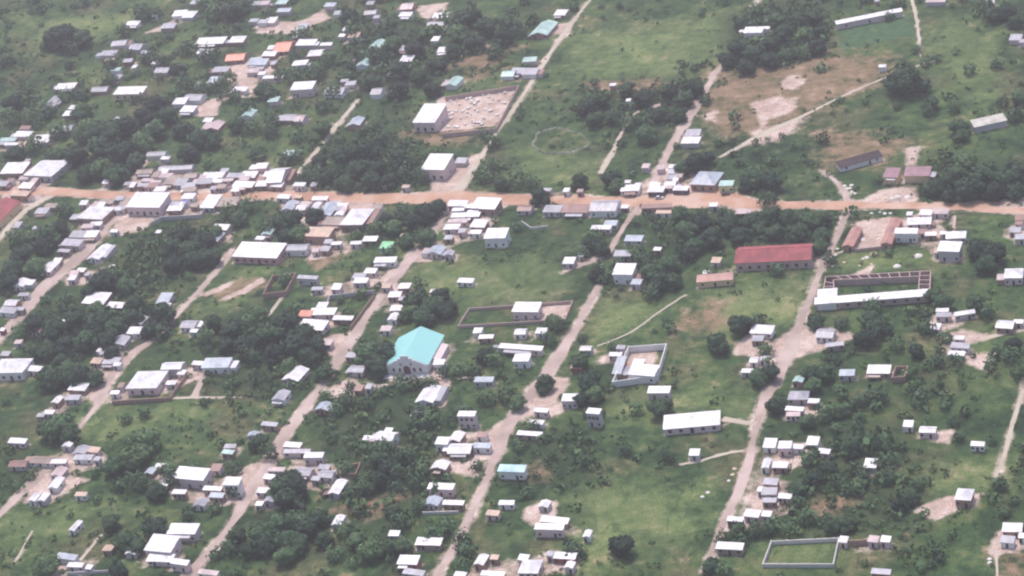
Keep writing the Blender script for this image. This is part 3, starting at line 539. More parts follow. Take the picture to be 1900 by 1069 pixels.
# ---------------------------------------------------------------- buildings
BUILT = []                                            # things that want an automatic label
LAND = []                                             # named landmarks: (phrase, px, py)
door_me = {}
def unit_panel(name, w, h, m):                        # a door or window leaf with its own small depth and frame lip
    key = (name, w, h, m.name)
    if key not in door_me:
        b = MB(); b.box(-w/2, w/2, -.07, .05, 0, h); b.box(-w/2-.06, w/2+.06, -.09, .02, h, h+.1)
        door_me[key] = b.mesh(name, m)
    return door_me[key]
def roof_and_walls(W, D, h, form, t=.16, oh=.4, th=.14):
    wl = MB(); rf = MB(); e = .05
    if form == 's':
        hb = h + t*D
        wl.prism([(-D/2, -.3), (-D/2, h+e), (D/2, hb+e), (D/2, -.3)], -W/2, W/2)
        k = t*oh
        rf.prism([(-D/2-oh, h-k), (-D/2-oh, h-k+th), (D/2+oh, hb+k+th), (D/2+oh, hb+k)], -W/2-oh, W/2+oh)
        return wl, rf, lambda y: h
    if form == 'g':
        t = .36; r = t*D/2
        wl.prism([(-D/2, -.3), (-D/2, h+e), (0, h+r+e), (D/2, h+e), (D/2, -.3)], -W/2, W/2)
        k = t*oh
        rf.prism([(-D/2-oh, h-k), (-D/2-oh, h-k+th), (0, h+r+th), (D/2+oh, h-k+th), (D/2+oh, h-k), (0, h+r)], -W/2-oh, W/2+oh)
        rf.box(-W/2-oh-.03, W/2+oh+.03, -.22, .22, h+r+th*.5, h+r+th+.06)
        return wl, rf, None
    if form == 'v':
        t = .32; r = t*W/2
        wl.prism([(-W/2, -.3), (-W/2, h+e), (0, h+r+e), (W/2, h+e), (W/2, -.3)], -D/2, D/2, 'y')
        k = t*oh
        rf.prism([(-W/2-oh, h-k), (-W/2-oh, h-k+th), (0, h+r+th), (W/2+oh, h-k+th), (W/2+oh, h-k), (0, h+r)], -D/2-oh, D/2+oh, 'y')
        rf.box(-.22, .22, -D/2-oh-.03, D/2+oh+.03, h+r+th*.5, h+r+th+.06)
        return wl, rf, None
    # hip / pyramid
    wl.box(-W/2, W/2, -D/2, D/2, -.3, h+e)
    a, b = W/2+oh, D/2+oh; q = min(a, b); r = q*.42; rx = a-q+ .12*q; ry = b-q+.12*q
    rx, ry = max(.15, a-q+.02), max(.15, b-q+.02)
    v = [(-a,-b,h),(a,-b,h),(a,b,h),(-a,b,h),(-a,-b,h+th),(a,-b,h+th),(a,b,h+th),(-a,b,h+th),(-rx,-ry,h+th+r),(rx,-ry,h+th+r),(rx,ry,h+th+r),(-rx,ry,h+th+r)]
    rf.add(v, [(3,2,1,0),(0,1,5,4),(1,2,6,5),(2,3,7,6),(3,0,4,7),(4,5,9,8),(5,6,10,9),(6,7,11,10),(7,4,8,11),(8,9,10,11)])
    return wl, rf, None
def stand(W, D, x, y, rz, pad=.8):                    # block shrubs and dust the ground under and round a building
    win = window([(x-W, y-D), (x+W, y+D)], 12)
    if not GX[win].size: return
    c, s = math.cos(-rz), math.sin(-rz)
    dx = GX[win]-x; dy = GY[win]-y
    u = np.abs(dx*c-dy*s)-W/2; v = np.abs(dx*s+dy*c)-D/2
    d = np.maximum(u, v)
    BLOCK[win] = np.maximum(BLOCK[win], d < pad)
    MASK[0][win] = np.maximum(MASK[0][win], np.clip(1-d/3.2, 0, 1)*.55)
    CNT[win] += np.clip(1-d/11, 0, 1)
    NEAR[win] = np.maximum(NEAR[win], np.clip(1-(d-1)/9, 0, 1)*(d > 1))
clut = random.Random(21); extra = []
for x0, x1, y0, y1, n in ((240, 515, 318, 352, 22), (165, 238, 372, 388, 8), (538, 650, 376, 398, 9), (820, 905, 382, 404, 6), (1196, 1262, 300, 346, 8), (0, 95, 318, 346, 6), (985, 1110, 352, 366, 4), (300, 430, 372, 384, 5)):
    for k in range(n):
        extra.append('%.0f %.0f %.0f %.0f s%s' % (clut.uniform(x0, x1)*3.9583, clut.uniform(y0, y1)*3.9583, clut.uniform(38, 95), clut.uniform(22, 46), clut.choice('wwkkgnrgw')))
TILES[(0, 0)] += ';' + ';'.join(extra)
for (ox, oy), txt in TILES.items():
    for rec in txt.replace('\n', ';').split(';'):
        rec = rec.strip()
        if not rec: continue
        bits = rec.split('|'); tk = bits[0].split()
        X, Y, a, b = map(float, tk[:4]); code = tk[4]
        opt = dict(q.split('=') for q in tk[5:])
        form, rc = code[0], code[1]; wc = code[2] if len(code) > 2 else None
        K = 3.9583
        px, py = ox+X/K, oy+Y/K; pa, pb = a/K, b/K
        explicit_wall = wc is not None
        h = float(opt.get('h', 2.5+.5*rng.random()))
        if wc is None: wc = rng.choices('GBWPn', (.3, .2, .2, .22, .08))[0]
        if rc == 'w' and len(bits) == 1 and form == 's' and a*b < 4200 and rng.random() < .15: rc = rng.choice('kgg')
        g0 = G(px, py, h+.5); sx, sy, sz = scales(g0)
        rz = 0.0
        if 'm' in opt:
            q = G(px+30, py+30*float(opt['m']), h+.5); d = q-g0; rz = math.atan2(d.y, d.x)
        else: rz = R(rng.uniform(-7, 4))
        u = Vector((math.cos(rz), math.sin(rz), 0)); p0 = P(g0); p1 = P(g0+u)
        su = math.hypot(p1[0]-p0[0], p1[1]-p0[1])
        W = max(2.4, pa/su - .8)
        t = .16
        if form == 's': D = pb/(sy+t*sz)
        elif form == 'p': D = pb/sy*.92
        else: D = pb/sy
        D = max(2.2, D - .8)
        zc = h + (t*D/2 if form == 's' else 0)
        base = G(px, py, zc); base.z = 0
        area = W*D
        lab, cat, name = (bits[1:]+[None]*3)[:3] if len(bits) > 1 else (None, None, None)
        market = (py > 295 and py < 410 and 'B' not in code and px*3.9583 > 0 and rec in extra) or (235 < px < 520 and 296 < py < 352) or (1205 < px < 1275 and 300 < py < 356)
        if name is None:
            if market and area < 140: name, cat = 'market_shop', 'shop'
            elif area < 30: name, cat = 'shed', 'shed'  # smallest houses are named shed too, by floor area alone
            else: name, cat = 'house', cat or 'house'
        cat = cat or 'building'
        th = link(name, None, loc=base, rz=rz); th.empty_display_size = .5
        wl, rf, _ = roof_and_walls(W, D, h, form, t, oh=.4 if area > 30 else .25)
        link('wall', wl.mesh('wall', WALL[wc]), th); link('roof', rf.mesh('roof', ROOF[rc]), th)
        stand(W, D, base.x, base.y, rz)
        # doors and windows on the wall that faces the viewer, where the photograph is near enough to hint at them
        if rc not in 'LU' and (py > 330 or area > 110):
            big = lab is not None and area > 150
            if big:
                n = max(3, int(W/4.2))
                for k in range(n):
                    x = -W/2+(k+.5)*W/n
                    if k == n//2: link('door', unit_panel('door', 1.5, 2.5, DARK), th, (x, -D/2, 0))
                    else: link('window', unit_panel('window', 1.5, 1.5, DARK), th, (x, -D/2, .9))
            else:
                dxs = rng.choice((-.22, 0, .2))*W
                link('door', unit_panel('door', 1.0, 2.0, DARK), th, (dxs, -D/2, 0))
                if W > 5:
                    for x in (-W*.36, W*.37):
                        if abs(x-dxs) > 1.4: link('window', unit_panel('window', 1.1, 1.0, DARK), th, (x, -D/2, 1.0))
                if h > 6:
                    for x in (-W*.3, 0, W*.3): link('window', unit_panel('window', 1.3, 1.4, DARK), th, (x, -D/2, 3.9))
            if D > 6:
                wx = link('window', unit_panel('window', 1.1, 1.0, DARK), th, (W/2, 0, 1.0)); wx.rotation_euler = (0, 0, math.pi/2)
        if lab is None and area > 34 and rng.random() < .4 and h < 4.2:
            pb_ = MB(); side = rng.random() < .4
            if side:
                sg = rng.choice((-1, 1)); dw = rng.uniform(1.8, 3.2); d2 = D*rng.uniform(.45, .8)
                pb_.prism([(sg*(W/2+.02), h-.55), (sg*(W/2+.02), h-.43), (sg*(W/2+dw), h-.95), (sg*(W/2+dw), h-1.07)][::(1 if sg > 0 else -1)], -D/2, -D/2+d2, 'y')
                posts = [(sg*(W/2+dw-.15), -D/2+.15), (sg*(W/2+dw-.15), -D/2+d2-.15)]
            else:
                dw = rng.uniform(1.5, 2.6); w2_ = W*rng.uniform(.5, .95); xo = rng.uniform(-1, 1)*(W-w2_)/2
                pb_.prism([(-D/2-dw, h-.95), (-D/2-dw, h-.83), (-D/2-.12, h-.42), (-D/2-.12, h-.54)], xo-w2_/2, xo+w2_/2)
                posts = [(xo-w2_/2+.15, -D/2-dw+.15), (xo+w2_/2-.15, -D/2-dw+.15)]
            link('porch_roof', pb_.mesh('porch_roof', ROOF[rng.choice('gggwrn')]), th)
            for qx, qy in posts:
                qb = MB(); qb.box(qx-.08, qx+.08, qy-.08, qy+.08, -.2, h-1.0); link('porch_post', qb.mesh('porch_post', WALL['D']), th)
        if lab is None and area > 48 and rng.random() < .35 and name == 'house':
            sg = rng.choice((-1, 1)); ww = rng.uniform(2.4, 4.2); wd_ = D*rng.uniform(.5, .85); hh = min(h-.45, 2.5)
            wl2, rf2, _ = roof_and_walls(ww, wd_, hh, 's', .1, oh=.12)
            at_ = (sg*(W/2+ww/2+.01), rng.choice((-1, 1))*(D-wd_)/2*.8, 0)
            link('wing_wall', wl2.mesh('wing_wall', WALL[rng.choice('GBWP')]), th, at_); link('wing_roof', rf2.mesh('wing_roof', ROOF[rng.choice('wggkrn')]), th, at_)
        size = 'tiny ' if area < 26 else 'small ' if area < 62 else '' if area < 150 else 'large '
        fm = {'s': '', 'g': ' gable', 'v': ' gable', 'p': ' hip'}[form]
        wn = {'W':'white','B':'brick','G':'grey','P':'pink','Y':'ochre','D':'dark','R':'red'}.get(wc, '')
        desc = size + RNAME[rc] + fm + '-roofed ' + {'market_shop': 'market shop', 'shed': 'shed'}.get(name, 'house')
        if lab: tag(th, lab, cat)
        else:
            tag(th, None, cat, {'market_shop': 'shops along the main road', 'shed': 'smallest buildings of the village'}.get(name, 'houses of the village'))
            BUILT.append((th, desc + ((' with ' + wn + ' walls') if explicit_wall and wn and area > 60 else ''), px, py))

# ---- the church
def local_thing(name, px, py, label, cat, rz=0.0):
    g = G(px, py); th = link(name, None, loc=g, rz=rz); tag(th, label, cat); return th, g
ch, g = local_thing('church', 757.5, 694, 'turquoise gable-roofed church with stepped white front and dark arched door', 'church', R(3))
sx, sy, sz = scales(g)
Wc, Dc = 74/sx, 56/sy; Df = Dc*.36; hs = 4.6; rr = 4.9
b = MB()
b.prism([(-Wc/2, -.3), (-Wc/2, hs), (0, hs+rr), (Wc/2, hs), (Wc/2, -.3)], 0, Dc, 'y')
w2 = Wc/2+.02
link('wall', b.mesh('wall', WALL['W']), ch)
b = MB(); th_ = .2
def gable(b, w, z0, r, y0, y1, oh=.7):
    t = r/w; k = t*oh
    b.prism([(-w-oh, z0-k+.03), (-w-oh, z0-k+th_), (0, z0+r+th_), (w+oh, z0-k+th_), (w+oh, z0-k+.03), (0, z0+r+.03)], y0, y1, 'y')
gable(b, Wc/2, hs, rr, .5, Dc+.7)
tt = rr/(Wc/2); b.prism([(-Wc/2-2.6, hs-2.6*tt+.05), (-Wc/2-2.6, hs-2.6*tt+.25), (-Wc/2-.5, hs-.5*tt+.25), (-Wc/2-.5, hs-.5*tt+.05)], Df*1.3, Dc+.7, 'y')
link('roof', b.mesh('roof', ROOF['C']), ch)
b = MB()                                               # stepped parapet gable on the front
for w_, z_ in ((1.9, hs+rr+.5), (3.6, hs+rr-1.0), (5.2, hs+rr-2.0)): b.box(-w_, w_, -.35+.01*w_, .12-.01*w_, hs-.5, z_)
link('parapet', b.mesh('parapet', WALL['W']), ch)
b = MB(); n = 8
prof = [(-1.5, 0), (-1.5, 3.2)] + [(-1.5*math.cos(math.pi*i/n), 3.2+1.5*math.sin(math.pi*i/n)) for i in range(1, n)] + [(1.5, 3.2), (1.5, 0)]
b.prism(prof, -.55, -.05, 'y'); link('door', b.mesh('door', REDDOOR), ch)
for x in (-6.6, -3.6, 3.6, 6.6):
    b = MB(); p2 = [(-.55, 1.4), (-.55, 2.8)] + [(-.55*math.cos(math.pi*i/6), 2.8+.55*math.sin(math.pi*i/6)) for i in range(1, 6)] + [(.55, 2.8), (.55, 1.4)]
    b.prism(p2, -.2, .05, 'y'); o = link('window', b.mesh('window', DARK), ch, (x, 0, 0))
for x in (-2.6, 2.6):
    link('window', unit_panel('window', .8, .9, DARK), ch, (x, -.35, hs+.4))
b = MB(); b.prism([(w2-.1, -.3), (w2-.1, 3.9), (w2+4.2, 3.0), (w2+4.2, -.3)], Df*.75, Dc*.8, 'y'); link('side_aisle', b.mesh('side_aisle', WALL['P']), ch)
stand(Wc+10, Dc, g.x, g.y+Dc/2, 0)
b = MB(); b.box(-Wc/2-1, Wc/2+1, -4.2, -.4, -.2, .25); link('front_step', b.mesh('front_step', STONE), ch)

# ---- the U-shaped unfinished building
def bar(b, p, q, w, z1, z0=-.3):
    p = Vector(p).to_2d(); q = Vector(q).to_2d(); d = (q-p).normalized(); n = Vector((-d.y, d.x))*w/2; p -= d*w/2; q += d*w/2
    v = [p-n, q-n, q+n, p+n]
    b.add([(*x, z0) for x in v]+[(*x, z1) for x in v], [(3,2,1,0),(4,5,6,7),(0,1,5,4),(1,2,6,5),(2,3,7,6),(3,0,4,7)])
ub, gu = local_thing('unfinished_building', 1625, 536, 'large unfinished courtyard building, white-roofed front wing and open roofless cells behind', 'building')
off = lambda px, py, z=0: (G(px, py, z) - gu)
H = 3.4
b = MB()
A = [off(1532, 513, H), off(1727, 502, H)]; A2 = [off(1546, 519, H), off(1706, 512, H)]; AC = off(1706, 503.5, H)
B_ = [off(1724, 545, H)]; B2 = [off(1704, 543, H)]
lft = [off(1527, 541, H), off(1548, 537, H)]
def ln(p, q, w=.4, z=H): bar(b, p, q, w, z)
ln(A[0], A[1]); ln(A2[0], A2[1]); ln(A[1], B_[0]); ln(A2[1], B2[0]); ln(A[0], lft[0]); ln(A2[0], lft[1])
for k in range(10):
    p = A[0].lerp(A[1], k/9*.9); q = A2[0].lerp(A2[1], k/9); ln(p, q, .4, H-.02)
for k in range(6):
    p = A[1].lerp(B_[0], k/5); q = AC.lerp(B2[0], k/5); ln(p, q, .4, H-.02)
for k in range(4):
    p = A[0].lerp(lft[0], k/3); q = A2[0].lerp(lft[1], k/3); ln(p, q, .4, H-.02)
link('cell_wall', b.mesh('cell_wall', WALL['K']), ub)
f0, f1 = off(1512, 565, 3.4), off(1721, 549, 3.4)
d = (f1-f0); Lf = d.length; af = math.atan2(d.y, d.x); wd = 9.5/scales(gu)[1]
wl, rf, _ = roof_and_walls(Lf, wd, 3.4, 's', .14, .3)
mid = (f0+f1)/2 + Vector((-math.sin(af), math.cos(af), 0))*wd/2; mid.z = 0
link('front_wall', wl.mesh('front_wall', WALL['K']), ub, mid, af); link('front_roof', rf.mesh('front_roof', ROOF['w']), ub, mid, af)
k0 = off(1535, 551, 3.6); k0.z = 0
wl, rf, _ = roof_and_walls(34/scales(gu)[0], 24/scales(gu)[1], 3.65, 's', .06, .3)
link('corner_wall', wl.mesh('corner_wall', WALL['W']), ub, k0, af); link('corner_roof', rf.mesh('corner_roof', ROOF['w']), ub, k0, af)
for k in range(9):
    x = -Lf/2+(k+.8)*Lf/9.6
    w_ = link('window', unit_panel('window', 1.4, 1.2, DARK), ub, mid + Vector((math.cos(af)*x+math.sin(af)*wd/2, math.sin(af)*x-math.cos(af)*wd/2, 1.2)), af)
for p, q in ((A[0], A[1]), (A[1], B_[0]), (f0, f1)):
    win = window([((p+gu).x, (p+gu).y), ((q+gu).x, (q+gu).y)], 6)
    dd, _ = seg_dist((p+gu).x, (p+gu).y, (q+gu).x, (q+gu).y, win); BLOCK[win] = np.maximum(BLOCK[win], dd < 6)

# ---- walls round plots, each one a thing
for lab, c, hgt, closed, s in WALLS:
    pts = [G(*map(float, p.split()), hgt) for p in s.split(',')]
    if closed: pts = pts + [pts[0]]
    o0 = Vector((pts[0].x, pts[0].y, 0)); b = MB()
    for i, (p, q) in enumerate(zip(pts, pts[1:])): bar(b, p-o0, q-o0, .35, hgt-.004*i)
    n = 0
    for p, q in zip(pts, pts[1:]):                     # piers
        L = (q-p).length
        for k in range(int(L/6)+1):
            c_ = p.lerp(q, min(1, k*6/L))-o0; n += 1
            b.box(c_.x-.26, c_.x+.26, c_.y-.26, c_.y+.26, -.3, hgt+.12+.001*n)
        win = window([(p.x, p.y), (q.x, q.y)], 4)
        if GX[win].size:
            dd, _ = seg_dist(p.x, p.y, q.x, q.y, win); BLOCK[win] = np.maximum(BLOCK[win], dd < 1.5)
    tag(link('boundary_wall', b.mesh('boundary_wall', WALL[c]), loc=o0), lab, 'wall')

# ---- ring of stones in the grass
def blob(r, hgt, seed, n=9):
    q = random.Random(seed); v = [(0, 0, hgt)]; f = []
    for k, (zr, rr_) in enumerate(((.75, .5), (.4, .85), (-.1, 1.0))):
        for i in range(n):
            a = 2*math.pi*i/n; j = 1+q.uniform(-.22, .22); v.append((r*rr_*j*math.cos(a), r*rr_*j*math.sin(a), hgt*zr*(1+q.uniform(-.15, .15))))
    f += [(0, 1+i, 1+(i+1) % n) for i in range(n)]
    for k in range(2):
        for i in range(n): f.append((1+k*n+i, 1+(k+1)*n+i, 1+(k+1)*n+(i+1) % n, 1+k*n+(i+1) % n))
    return v, f
gr = G(1038, 263); v = []; f = []; n = 220
for k in range(n):
    a = 2*math.pi*k/n; k_ = 1+.06*math.sin(3*a+1)+.04*math.sin(7*a)
    c_ = Vector((math.cos(a), math.sin(a)))
    for j_, (q_, z) in enumerate(((-1, -.1), (-.35, .8), (.4, .75), (1, -.1))):
        w_ = rng.uniform(.9, 1.9); e_ = k_+q_*w_*.032
        p = G(1038+50*e_*c_.x, 263+23*e_*c_.y)-gr; v.append((p.x, p.y, z*rng.uniform(.3, 1.4) if z > 0 else z))
    for j_ in range(3): f.append((4*k+j_, 4*k+j_+1, 4*((k+1) % n)+j_+1, 4*((k+1) % n)+j_))
win = window([(gr.x, gr.y)], 26); BLOCK[win] = np.maximum(BLOCK[win], np.abs(np.hypot((GX[win]-gr.x)/15.5, (GY[win]-gr.y)/16)-1) < .3)
tag(link('stone_ring', mesh('stone_ring', v, f, dirt('mossy_rubble', (.20, .20, .14), (.32, .31, .24), (.46, .43, .36))), loc=gr), 'oval ring of pale rubble in the green field beyond the main road', 'stone ring')

# ---- pale blocks in the walled yard and heaps elsewhere
blk = MB()
for i in range(4):
    blk.box(-.9+rng.uniform(-.1, .1), .9, -.6, .6+rng.uniform(-.1, .1), .3*i-.05, .3*i+.26)
blk_me = blk.mesh('block_stack', STONE)
for k in range(58):
    u, v_ = rng.random(), rng.random()
    a0 = (826+(956-826)*u, 186+(163-186)*u); a1 = (824+(914-824)*u, 240+(230-240)*u)
    p = G(a0[0]+(a1[0]-a0[0])*v_, a0[1]+(a1[1]-a0[1])*v_)
    o = link('block_stack', blk_me, loc=p, rz=rng.random()*3); s = rng.uniform(.6, 1.35); o.scale = (s, s*rng.uniform(.7, 1.3), rng.uniform(.4, 1))
    tag(o, 'small pale stack of building blocks in the yard behind the large hall', 'block stack', 'pale stacks in the block yard')
heap_me = {c: mesh('heap', *blob(1, .55, 3+i, 12), m, True) for i, (c, m) in enumerate((('w', STONE), ('y', SAND)))}
for rec in HEAPS.replace('\n', ';').split(';'):
    x, y, d_, c = rec.split(); x, y, d_ = float(x), float(y), float(d_)
    p = G(x, y); s = d_/scales(p)[0]/2
    o = link('rubble_heap' if c == 'w' else 'sand_heap', heap_me[c], loc=p, rz=rng.random()*6); o.scale = (s, s*.9, s*.8)
    tag(o, None, 'heap', 'pale heaps on the ground')
    BUILT.append((o, ('small ' if d_ < 10 else 'large ') + ('white rubble heap' if c == 'w' else 'yellow sand heap'), x, y))

# ---- two parked cars by the junction
CARP = {}
def car(px, py, rz, paint, lab):
    p = G(px, py); t = link('parked_car', None, loc=p, rz=rz); tag(t, lab, 'car')
    b = MB(); b.prism([(-2.2, .35), (-2.25, .8), (-2.0, .95), (1.1, .98), (2.1, .85), (2.2, .4)], -.85, .85, 'y'); link('body', b.mesh('body', paint), t)
    b = MB(); b.prism([(-1.95, .93), (-1.6, 1.5), (.2, 1.52), (1.0, .96)], -.76, .76, 'y'); link('cabin', b.mesh('cabin', DARK), t)
    b = MB(); b.prism([(-1.5, 1.5), (-1.45, 1.58), (.1, 1.6), (.22, 1.5)], -.72, .72, 'y'); link('car_roof', b.mesh('car_roof', paint), t)
    for wx in (-1.35, 1.35):
        for wy in (-.82, .82):
            b = MB(); b.cone((wx, wy-.11, .33), (wx, wy+.11, .33), .33, .33, 12); link('wheel', b.mesh('wheel', DARK), t)
def paint_mat(name, c):
    return mat(name, lambda nt, p: (setattr(p.inputs['Base Color'], 'default_value', (*c, 1)), setattr(p.inputs['Roughness'], 'default_value', .3)))
car(1224, 369, .1, paint_mat('pale_car_paint', (.6, .57, .62)), 'pale parked car in front of the dark-fronted shops at the junction')
car(1347, 362, .3, paint_mat('dark_car_paint', (.07, .06, .07)), 'dark parked car in front of the lime-walled house')

# ---------------------------------------------------------------- trees
def crown_mesh(seed, m, n_leaf=1300):
    q = np.random.default_rng(seed)
    lobes = [(0, 0, .15, .62), (0, 0, -.3, .6)]
    for k in range(q.integers(7, 11)):
        a = 2*math.pi*(k*.381+q.uniform(0, .2)); r = q.uniform(.35, .66); z = q.uniform(-.5, .32)
        lobes.append((r*math.cos(a), r*math.sin(a), z*(1-.3*r), q.uniform(.28, .46)))
    L = np.array(lobes); wts = L[:, 3]**2; wts /= wts.sum()
    idx = q.choice(len(L), n_leaf, p=wts)
    d = q.normal(size=(n_leaf, 3)); d /= np.linalg.norm(d, axis=1)[:, None]
    c = L[idx, :3] + d*(L[idx, 3]*q.uniform(.86, 1.14, n_leaf))[:, None]*np.array((1, 1, .85))
    nrm = d + q.normal(size=(n_leaf, 3))*.28; nrm /= np.linalg.norm(nrm, axis=1)[:, None]
    u = np.cross(nrm, q.normal(size=(n_leaf, 3))); u /= np.linalg.norm(u, axis=1)[:, None]; w = np.cross(nrm, u)
    s = q.uniform(.05, .125, n_leaf)[:, None]; s2 = s*q.uniform(.6, 1.1, n_leaf)[:, None]
    quad = np.stack((c-u*s, c-w*s2*.8, c+u*s, c+w*s2*.8), 1)
    b = MB(); b.v = [tuple(x) for x in quad.reshape(-1, 3).tolist()]; b.f = [(4*i, 4*i+1, 4*i+2, 4*i+3) for i in range(n_leaf)]
    for (x, y, z, r) in lobes:                          # leafy cores so the middle of the crown is not see-through
        vv, ff = [], []
        for i in range(6):
            th_ = math.pi*(i+.5)/6
            for j in range(9):
                a = 2*math.pi*j/9+i*.5; k = r*.86*q.uniform(.85, 1.1)
                vv.append((x+k*math.sin(th_)*math.cos(a), y+k*math.sin(th_)*math.sin(a), z+k*.85*math.cos(th_)))
        for i in range(5):
            for j in range(9): ff.append((i*9+j, (i+1)*9+j, (i+1)*9+(j+1) % 9, i*9+(j+1) % 9))
        b.add(vv, ff)
    return b.mesh('crown', m)
CROWNS = {t: [crown_mesh(50+i+17*ord(t), LEAF[t]) for i in range(5)] for t in 'dml'}
tb = MB(); tb.cone((0, 0, -.1), (.02, 0, .55), .075, .05); tb.cone((.02, 0, .5), (.25, .1, .95), .04, .015, 5); tb.cone((.02, 0, .5), (-.22, .12, .95), .04, .015, 5); tb.cone((.02, 0, .52), (0, -.26, .98), .035, .012, 5)
TRUNK = tb.mesh('trunk', BARK)
tr = []
for rec in TREES.replace('\n', ';').split(';'):
    q = rec.split()
    if len(q) < 4 or float(q[2]) < 8: continue
    tr.append((float(q[0]), float(q[1]), float(q[2]), q[3]))
tr.sort(key=lambda t: -t[2]); print('TREES', len(tr)); print({k: sum(1 for o in bpy.data.objects if o.name.split('.')[0] == k and o.parent is None) for k in ('house', 'shed', 'market_shop')})
TREE_POS = []
for x, y, d_, t in tr[:300]:
    g0 = G(x, y, 4); s = d_/scales(g0)[0]/2*1.06
    hz = s*.66+.3
    p = G(x, y, hz); p.z = 0
    o = link('broad_tree', None, loc=p); o.rotation_euler = (0, 0, rng.random()*6.28)
    k = rng.randrange(5)
    c = link('crown', CROWNS[t][k], o, (0, 0, hz)); c.scale = (s, s*rng.uniform(.88, 1.12), s*rng.uniform(.80, .98))
    tk = link('trunk', TRUNK, o); tk.scale = (s, s, hz*.9)
    tag(o, None, 'tree', 'trees of the village')
    BUILT.append((o, ('very large ' if d_ >= 50 else 'large ' if d_ >= 42 else '' if d_ >= 32 else 'small ') + {'d': 'dark green', 'm': 'mid-green', 'l': 'light green'}[t] + ' tree', x, y))
    win = window([(p.x, p.y)], s); BLOCK[win] = np.maximum(BLOCK[win], np.hypot(GX[win]-p.x, GY[win]-p.y) < s*.5)

MASK[0] = np.maximum(MASK[0], np.clip((CNT-1.0)*.55, 0, .60))
# ---------------------------------------------------------------- scrub that nobody could count
def value_noise(x, y, sc_, seed):
    q = np.random.default_rng(seed).random((256, 256))
    u = x/sc_; v = y/sc_; i = np.floor(u).astype(int); j = np.floor(v).astype(int); fu = u-i; fv = v-j
    fu = fu*fu*(3-2*fu); fv = fv*fv*(3-2*fv); g_ = lambda a, b: q[a % 256, b % 256]
    return (g_(i, j)*(1-fu)+g_(i+1, j)*fu)*(1-fv)+(g_(i, j+1)*(1-fu)+g_(i+1, j+1)*fu)*fv
NC = 190000
xs = nrng.uniform(X0, X1, NC); ys = nrng.uniform(Y0, Y1, NC)
ii = np.clip(((xs-X0)/CELL).round().astype(int), 0, NX-1); jj = np.clip(((ys-Y0)/CELL).round().astype(int), 0, NY-1)
dn = .6*value_noise(xs+999, ys+999, 34, 1)+.4*value_noise(xs+999, ys+999, 9, 2)
pr = .02 + np.clip((dn-.46)*1.1, 0, .45)*.55 + MASK[2][jj, ii]*.30*(dn+.1)
pr *= (1-BLOCK[jj, ii])*(1-MASK[0][jj, ii])*(1-MASK[3][jj, ii]*.9)*(1-MASK[1][jj, ii]*.8)*(1-MASK[4][jj, ii])
keep = nrng.random(NC) < pr
xs, ys, dens = xs[keep], ys[keep], MASK[2][jj, ii][keep]
print('SHRUBS', len(xs))
def bushes(name, x, y, r, NL, m, label, kmin, kmax, flat=.9):
    n = len(x)
    d = nrng.normal(size=(n, NL, 3)); d /= np.linalg.norm(d, axis=2)[..., None]; d[..., 2] = np.abs(d[..., 2])*flat
    c = np.stack((x, y, r*.3), 1)[:, None, :] + d*r[:, None, None]*nrng.uniform(.62, 1.05, (n, NL, 1))*(1+.25*np.sin(3*np.arctan2(d[..., 1], d[..., 0])+x[:, None]))[..., None]
    nr = d+nrng.normal(size=d.shape)*.35; nr /= np.linalg.norm(nr, axis=2)[..., None]
    u = np.cross(nr, nrng.normal(size=d.shape)); u /= np.linalg.norm(u, axis=2)[..., None]; w = np.cross(nr, u)
    s = (r[:, None, None]*nrng.uniform(kmin, kmax, (n, NL, 1)))
    q = np.stack((c-u*s, c-w*s*.8, c+u*s, c+w*s*.8), 2).reshape(-1, 3).astype(np.float32)
    nf = n*NL
    me = bpy.data.meshes.new(name); me.vertices.add(nf*4); me.vertices.foreach_set('co', q.ravel())
    me.loops.add(nf*4); me.loops.foreach_set('vertex_index', np.arange(nf*4, dtype=np.int32))
    me.polygons.add(nf); me.polygons.foreach_set('loop_start', np.arange(0, nf*4, 4, dtype=np.int32))
    me.update(calc_edges=True); me.materials.append(m)
    tag(link(name, me), label, name, None, 'stuff')
pick = nrng.random(len(xs)) < .35+.35*dens
for sel, m, lab in ((pick, LEAF['m'], 'green low bushes scattered over the plots'), (~pick, LEAF['l'], 'paler low scrub scattered over the plots')):
    x, y, dd = xs[sel], ys[sel], dens[sel]
    bushes('scrub', x, y, nrng.gamma(2.2, .42, len(x))*(.8+.7*dd)+.3, 18, m, lab, .24, .46, .7)
NT = 34000
tx = nrng.uniform(X0, X1, NT); ty = nrng.uniform(Y0, Y1, NT)
ii = np.clip(((tx-X0)/CELL).round().astype(int), 0, NX-1); jj = np.clip(((ty-Y0)/CELL).round().astype(int), 0, NY-1)
dn = .55*value_noise(tx+555, ty+999, 46, 3)+.45*value_noise(tx+999, ty+555, 15, 4)
pr = np.clip((dn-.47)*2.6, 0, .8)*.24 + NEAR[jj, ii]*.11*np.clip(dn*3-.6, 0, 1) + MASK[2][jj, ii]*.085
blk2 = BLOCK.copy()
for sh in ((1, 0), (-1, 0), (0, 1), (0, -1)): blk2 = np.maximum(blk2, np.roll(BLOCK, sh, (0, 1)))
pr *= (1-blk2[jj, ii])*(1-MASK[0][jj, ii])*(1-MASK[3][jj, ii]*.93)*(1-MASK[1][jj, ii]*.9)*(1-MASK[4][jj, ii])
sel = nrng.random(NT) < pr; tx, ty = tx[sel], ty[sel]; print('THICKETS', len(tx))
pick = nrng.random(len(tx)) < .5
rest = [q for q in tr[300:]]                            # the smaller crowns past the three hundred largest, massed
